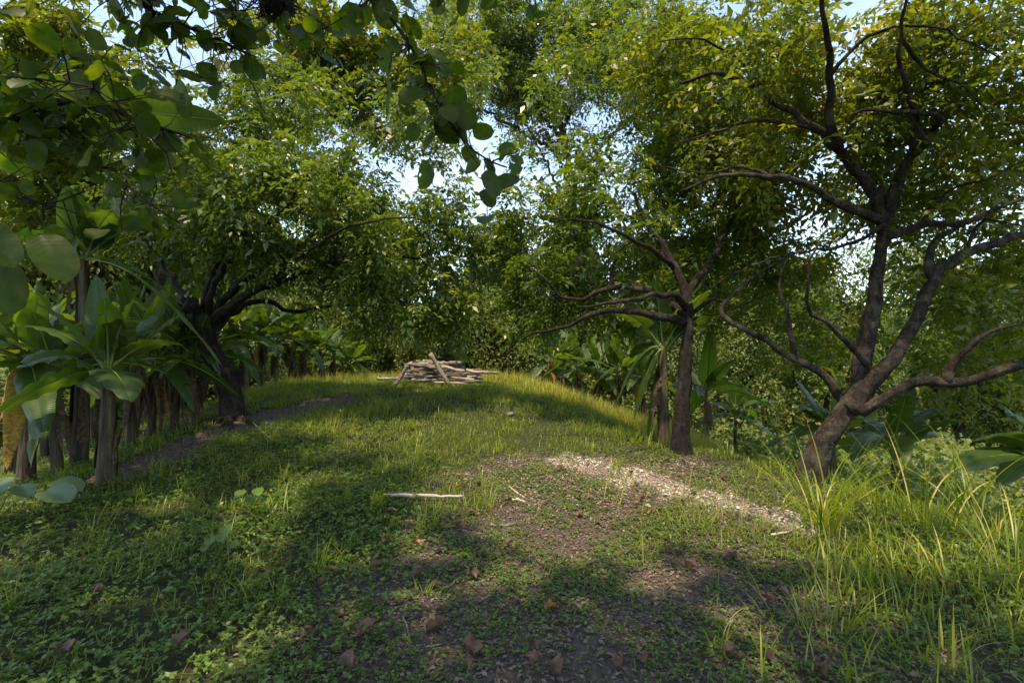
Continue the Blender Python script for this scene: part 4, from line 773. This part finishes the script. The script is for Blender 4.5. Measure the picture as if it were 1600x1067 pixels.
# lawn
x, y = area(300000, 2.3, 12.6); w = (1 - trod(x, y) * .955) * (1 - bank(x, y) * .93) * (1 - pale(x, y) * .8)
w *= np.where((x < -.4) & (y < 4.6), .45, 1.0) * (.55 + .45 * np.clip(.5 + .6 * wob(x, y, 1.9, .3), 0, 1)) * np.where(x > x * 0 + np.interp(y, [2, 6, 9, 12], [5, 4.6, 3.2, 3]), .3, 1) * np.where(x < -5.2, .25, 1)
k = R.random(len(x)) < w * .62; x, y = x[k], y[k]; n = len(x); hh = R.uniform(.05, .15, n) * (1 + .5 * np.clip(wob(x, y, 1.3, 2.0), -.5, 1)) * np.interp(y, [2, 5, 12], [.8, .9, 1.15])
V, F = blades(np.stack([x, y, H(x, y) - .005], 1), R.uniform(0, 6.28, n), hh, R.uniform(.004, .008, n) * np.interp(y, [2, 5, 12], [.9, 1.0, 1.7]), R.uniform(.05, .95, n), R.uniform(.4, 1.6, n), 2)
cover('lawn_grass', 'short green grass covering the mound', V, F, M['grass'], np.repeat(np.clip(R.random(n) * .8 + .15 * wob(x, y, .9, 1.0), 0, 1), 6))
x, y = area(900, 3.0, 11.5); k = (R.random(900) < (1 - trod(x, y) * .9) * (1 - bank(x, y))) & (x > -5) & (x < 3.6); x, y = x[k], y[k]; m = 16; n = len(x) * m; hs = np.repeat(R.uniform(.10, .30, len(x)) * np.where(y > 8.5, .8, 1), m)
bx_ = np.repeat(x, m) + R.normal(0, .05, n); by_ = np.repeat(y, m) + R.normal(0, .05, n)
V, F = blades(np.stack([bx_, by_, H(bx_, by_) - .005], 1), R.uniform(0, 6.28, n), hs * R.uniform(.6, 1.2, n), R.uniform(.005, .010, n) * np.interp(by_, [2, 5, 12], [.9, 1.0, 1.5]), R.uniform(.05, .7, n), R.uniform(.4, 1.8, n), 3)
cover('lawn_tussocks', 'longer grass tussocks scattered over the mound', V, F, M['grass'], np.repeat(np.clip(R.random(n) * .5 + np.repeat(R.random(len(x)), m) * .55, 0, 1), 8))
# tall sunlit grass along the crest and right-hand slope
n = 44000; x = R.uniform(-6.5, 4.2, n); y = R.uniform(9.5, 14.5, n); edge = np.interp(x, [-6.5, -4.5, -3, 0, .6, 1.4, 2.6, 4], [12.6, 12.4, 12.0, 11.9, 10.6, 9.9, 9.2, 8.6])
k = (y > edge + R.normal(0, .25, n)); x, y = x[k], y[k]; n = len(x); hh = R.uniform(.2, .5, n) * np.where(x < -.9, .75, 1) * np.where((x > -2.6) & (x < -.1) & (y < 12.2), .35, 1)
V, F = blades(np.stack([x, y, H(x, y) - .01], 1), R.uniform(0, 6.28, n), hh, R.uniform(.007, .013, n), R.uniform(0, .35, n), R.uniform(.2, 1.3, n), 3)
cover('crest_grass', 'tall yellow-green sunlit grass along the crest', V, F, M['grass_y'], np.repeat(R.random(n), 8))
# small creeping plants on the trodden soil
x, y = area(85000, 1.9, 6.4); w = np.clip(trod(x, y) + .12, 0, 1) * np.clip(.6 + .6 * wob(x, y, 2.9, .9), .12, 1) * np.where(y > 4.4, .7, 1) * (1 - pale(x, y) * .6) * (1 - np.exp(-((x - .15) ** 2 / .5 + (y - 2.5) ** 2 / .35)) * .65)
k = R.random(len(x)) < w; x, y = x[k], y[k]; n = len(x); st = np.stack([x, y, H(x, y) + R.uniform(.008, .035, n)], 1); q = np.repeat(st, 4, 0); an = np.repeat(R.uniform(0, 6.28, n), 4) + np.tile(np.arange(4) * 1.57, n) + R.normal(0, .3, 4 * n)
ax = np.stack([np.cos(an), np.sin(an), R.normal(.12, .3, 4 * n)], 1); ln = R.uniform(.012, .026, 4 * n)
V, F = scatter(LEAF4, q, ax, R.normal(0, .3, q.shape) + (0, 0, 1), ln, ln * .55); cover('creeping_plants', 'small creeping plants on the trodden soil', V, F, M['creeper'], np.repeat(R.random(4 * n), 4))
# leafy weeds at left
x, y = area(62000, 1.8, 7.5); w = sstep(-.25, -1.25, x + .12 * (y - 3)) * np.clip(.75 + .35 * wob(x, y, 1.6, .6), .3, 1) * np.interp(y, [2, 4.5, 7.5], [1, .75, .25]) * (1 - bank(x, y))
w = np.maximum(w, .5 * sstep(1.8, 3.0, x) * sstep(6.5, 3.0, y)); k = R.random(len(x)) < w; x, y = x[k], y[k]; n = len(x); m = 5; hh = R.uniform(.02, .10, n); q = np.repeat(np.stack([x, y, H(x, y) + hh], 1), m, 0)
an = np.repeat(R.uniform(0, 6.28, n), m) + np.tile(np.arange(m) * 1.257, n) + R.normal(0, .35, m * n); ax = np.stack([np.cos(an), np.sin(an), R.normal(.15, .35, m * n)], 1); ln = R.uniform(.016, .037, m * n) * np.repeat(R.uniform(.7, 1.25, n), m)
V, F = scatter(LEAF4, q, ax, R.normal(0, .28, q.shape) + (0, 0, 1), ln, ln * .6); cover('leafy_weeds', 'low leafy weeds carpeting the shaded left side', V, F, M['weed'], np.repeat(R.random(m * n), 4))
# fine litter, and dry chips whose paleness stands in for sun glare
x, y = area(130000, 1.9, 7.2); k = R.random(len(x)) < np.maximum(trod(x, y), bank(x, y)) * .8 + .02; x, y = x[k], y[k]; n = len(x); ln = R.uniform(.01, .04, n); an = R.uniform(0, 6.28, n)
V, F = scatter(LEAF4, np.stack([x, y, H(x, y) + R.uniform(.002, .014, n)], 1), np.stack([np.cos(an), np.sin(an), R.normal(0, .2, n)], 1), R.normal(0, .3, (n, 3)) + (0, 0, 1), ln, ln * R.uniform(.2, .7, n))
cover('leaf_litter', 'fine brown leaf litter on the soil', V, F, M['litter'], np.repeat(np.clip(R.random(n) * .65 + .5 * sstep(4.0, 5.2, y) * trod(x, y), 0, 1), 4))  # litter colour lightened past the shade edge to suit the sunlit zone
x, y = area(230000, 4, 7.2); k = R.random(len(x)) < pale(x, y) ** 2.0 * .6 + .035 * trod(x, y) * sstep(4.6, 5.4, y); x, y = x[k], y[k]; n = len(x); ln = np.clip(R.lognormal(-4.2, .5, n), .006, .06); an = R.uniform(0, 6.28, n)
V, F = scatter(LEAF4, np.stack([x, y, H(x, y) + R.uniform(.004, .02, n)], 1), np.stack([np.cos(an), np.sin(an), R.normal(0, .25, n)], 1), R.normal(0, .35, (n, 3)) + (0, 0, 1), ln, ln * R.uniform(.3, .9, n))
cover('sun_glare_litter', 'dry litter chips coloured pale for sun glare, strewn in a strip', V, F, M['chip'], np.repeat(R.random(n) * np.clip(.25 + pale(x, y), 0, 1), 4))
# coarse grass at right
x, y = area(16000, 1.9, 6.2); w = sstep(.9, 2.1, x + .25 * (y - 2.6)) * sstep(6.2, 3.2, y) * np.clip(.35 + .8 * wob(x, y, 2.4, 1.6), .03, 1); k = R.random(len(x)) < w; x, y = x[k], y[k]; n = len(x)
V, F = blades(np.stack([x, y, H(x, y) - .01], 1), R.uniform(0, 6.28, n), R.uniform(.10, .32, n), R.uniform(.006, .014, n), R.uniform(.05, .5, n), R.uniform(.2, 1.4, n), 4)
cover('coarse_grass', 'coarse broad-bladed grass at the lower right', V, F, M['grass'], np.repeat(R.random(n), 10))
# low bright growth down the valley
n = 70000; x = R.uniform(4.5, 24, n); y = R.uniform(7.5, 26, n); k = x > 4.6 + .1 * (y - 7); x, y = x[k], y[k]; n = len(x); ln = R.uniform(.08, .17, n); q = np.stack([x, y, H(x, y) + R.random(n) ** .7 * (.7 + .35 * wob(x, y, 1.1, .5))], 1)
V, F = scatter(LEAF4, q, R.normal(size=(n, 3)), R.normal(0, .45, (n, 3)) + (0, 0, 1), ln, ln * .7); cover('valley_undergrowth', 'bright low undergrowth on the valley slope at right', V, F, M['far_leaf'], np.repeat(R.random(n), 4))
# ------------------------------------------------------------------ single tufts and young plants
def tuft(px, py, n, h, w, label, spread=.10, curl=(.1, 2.1), dry=.14, lean=(0.02, .5)):
    h *= .88; w *= .78; g = G(px, py); e = empty('grass_tuft', g, label, 'grass', 'tall grass tufts')
    for q in range(n):
        a = R.uniform(0, 6.28); b0 = g + np.array([math.cos(a), math.sin(a), 0]) * spread * R.random() ** .5; b0[2] = H(b0[0], b0[1]) - .01
        V, F = blades(b0[None], np.array([a + R.normal(0, .5)]), np.array([h * R.uniform(.5, 1.15)]), np.array([w * R.uniform(.7, 1.2)]), np.array([R.uniform(*lean)]), np.array([R.uniform(*curl)]), 9)
        dr = R.random() < dry; mk('blade', V, F, M['grass_y'] if dr else M['grass'], e, var=np.full(len(V), 1.0 if dr else R.uniform(.05, .7)))
tuft(1284, 832, 60, 1.1, .02, 'tall grass tuft growing alone out of the pale litter', .12)
tuft(1440, 822, 34, 1.05, .02, 'tall arching grass tuft in front of the valley growth, right of the lone one', .22, dry=.2)
tuft(1372, 800, 20, .8, .015, 'grass tuft just right of the forked tree base', .18)
tuft(1535, 842, 32, 1.2, .021, 'tallest grass tuft, with upright stalks near the right edge', .2, dry=.2)
tuft(1590, 905, 26, .95, .019, 'grass tuft cut off by the right edge', .15, dry=.2)
tuft(1490, 905, 22, .5, .015, 'short sunlit grass tuft with dry straws, lower right', .2, dry=.35)
tuft(1215, 800, 9, .6, .014, 'few long blades arching left over the pale litter', .05, curl=(.6, 1.4), lean=(.4, .9))
tuft(432, 825, 30, .5, .014, 'arching grass tuft in the middle of the left lawn', .16, curl=(.6, 2.0))
tuft(420, 700, 9, .62, .008, 'thin upright grass stalks in front of the root bank', .3, curl=(0, .3), lean=(0, .25))
tuft(1115, 1010, 16, .32, .012, 'small grass tuft at the bottom, right of centre', .08)
tuft(1300, 985, 22, .42, .014, 'mid-sized grass tuft in the lower right foreground', .14)
tuft(1450, 1030, 26, .45, .015, 'broad-bladed grass tuft at the lower right corner', .18)
tuft(660, 935, 14, .16, .009, 'tiny grass tuft at the edge of the bare soil', .05)
def herb(px, py, leaves, label, name='young_plant', cat='plant', ms=None):
    g = G(px, py); e = empty(name, g, label, cat)
    for tx, ty, td, size in leaves:
        p = P(tx, ty, td); c = (g + p) / 2 + np.array([0, 0, .12]); k = np.linspace(0, 1, 10)[:, None]; s = (1 - k) ** 2 * (g - (0, 0, .03)) + 2 * k * (1 - k) * c + k * k * p; V, F = tube(s, np.linspace(.008, .003, 10), 6)
        mk('stem', V, clean(F), M['midrib'], e, var=np.full(len(V), .4)); put_leaf('leaf', random.choice(ms or BW), p, unit(np.array([p[0] - g[0] + .02, (p[1] - g[1]) * .6 - .15, -.06])), (R.normal(0, .15), -.25, 1), size, e, .95)
herb(-10, 815, [(70, 765, 4.3, .34), (82, 752, 4.6, .30), (10, 745, 4.5, .22), (30, 758, 4.4, .24), (-30, 760, 4.3, .25)], 'sapling with big pale grey-green leaves at the left edge below the bananas')
herb(342, 868, [(330, 838, 3.45, .10), (352, 820, 3.5, .10), (345, 832, 3.4, .11), (362, 845, 3.4, .09), (322, 850, 3.45, .08)], 'small round-leaved weed standing in the left lawn', ms=BG)
herb(393, 800, [(380, 765, 4.5, .12), (402, 762, 4.5, .13), (392, 775, 4.4, .12), (412, 778, 4.5, .1)], 'broad-leaved weed beside the arching tuft in the left lawn', ms=BG)
# pale stone on the mound
th, ph = np.meshgrid(np.linspace(0, math.pi, 8), np.linspace(0, 6.283, 12, endpoint=False), indexing='ij'); g = G(797, 650)
rr = .055 * (1 + .15 * np.sin(ph * 2 + th * 3) + R.normal(0, .05, th.shape)); V = np.stack([rr * np.sin(th) * np.cos(ph) * 1.3, rr * np.sin(th) * np.sin(ph), rr * np.cos(th) * .7], -1).reshape(-1, 3)
ii, jj = np.meshgrid(np.arange(7), np.arange(12), indexing='ij'); o = obj('stone', mesh('stone', V, np.stack([ii * 12 + jj, ii * 12 + 12 + jj, ii * 12 + 12 + (jj + 1) % 12, ii * 12 + (jj + 1) % 12], -1).reshape(-1, 4), M['wood'])); o.location = g + (0, 0, .03)
tag(o, 'small pale stone in the grass in front of the firewood', 'stone')
print('leaves', nleaf, 'tris', sum(2 * len(o.data.polygons) for o in bpy.data.objects if o.type == 'MESH'))
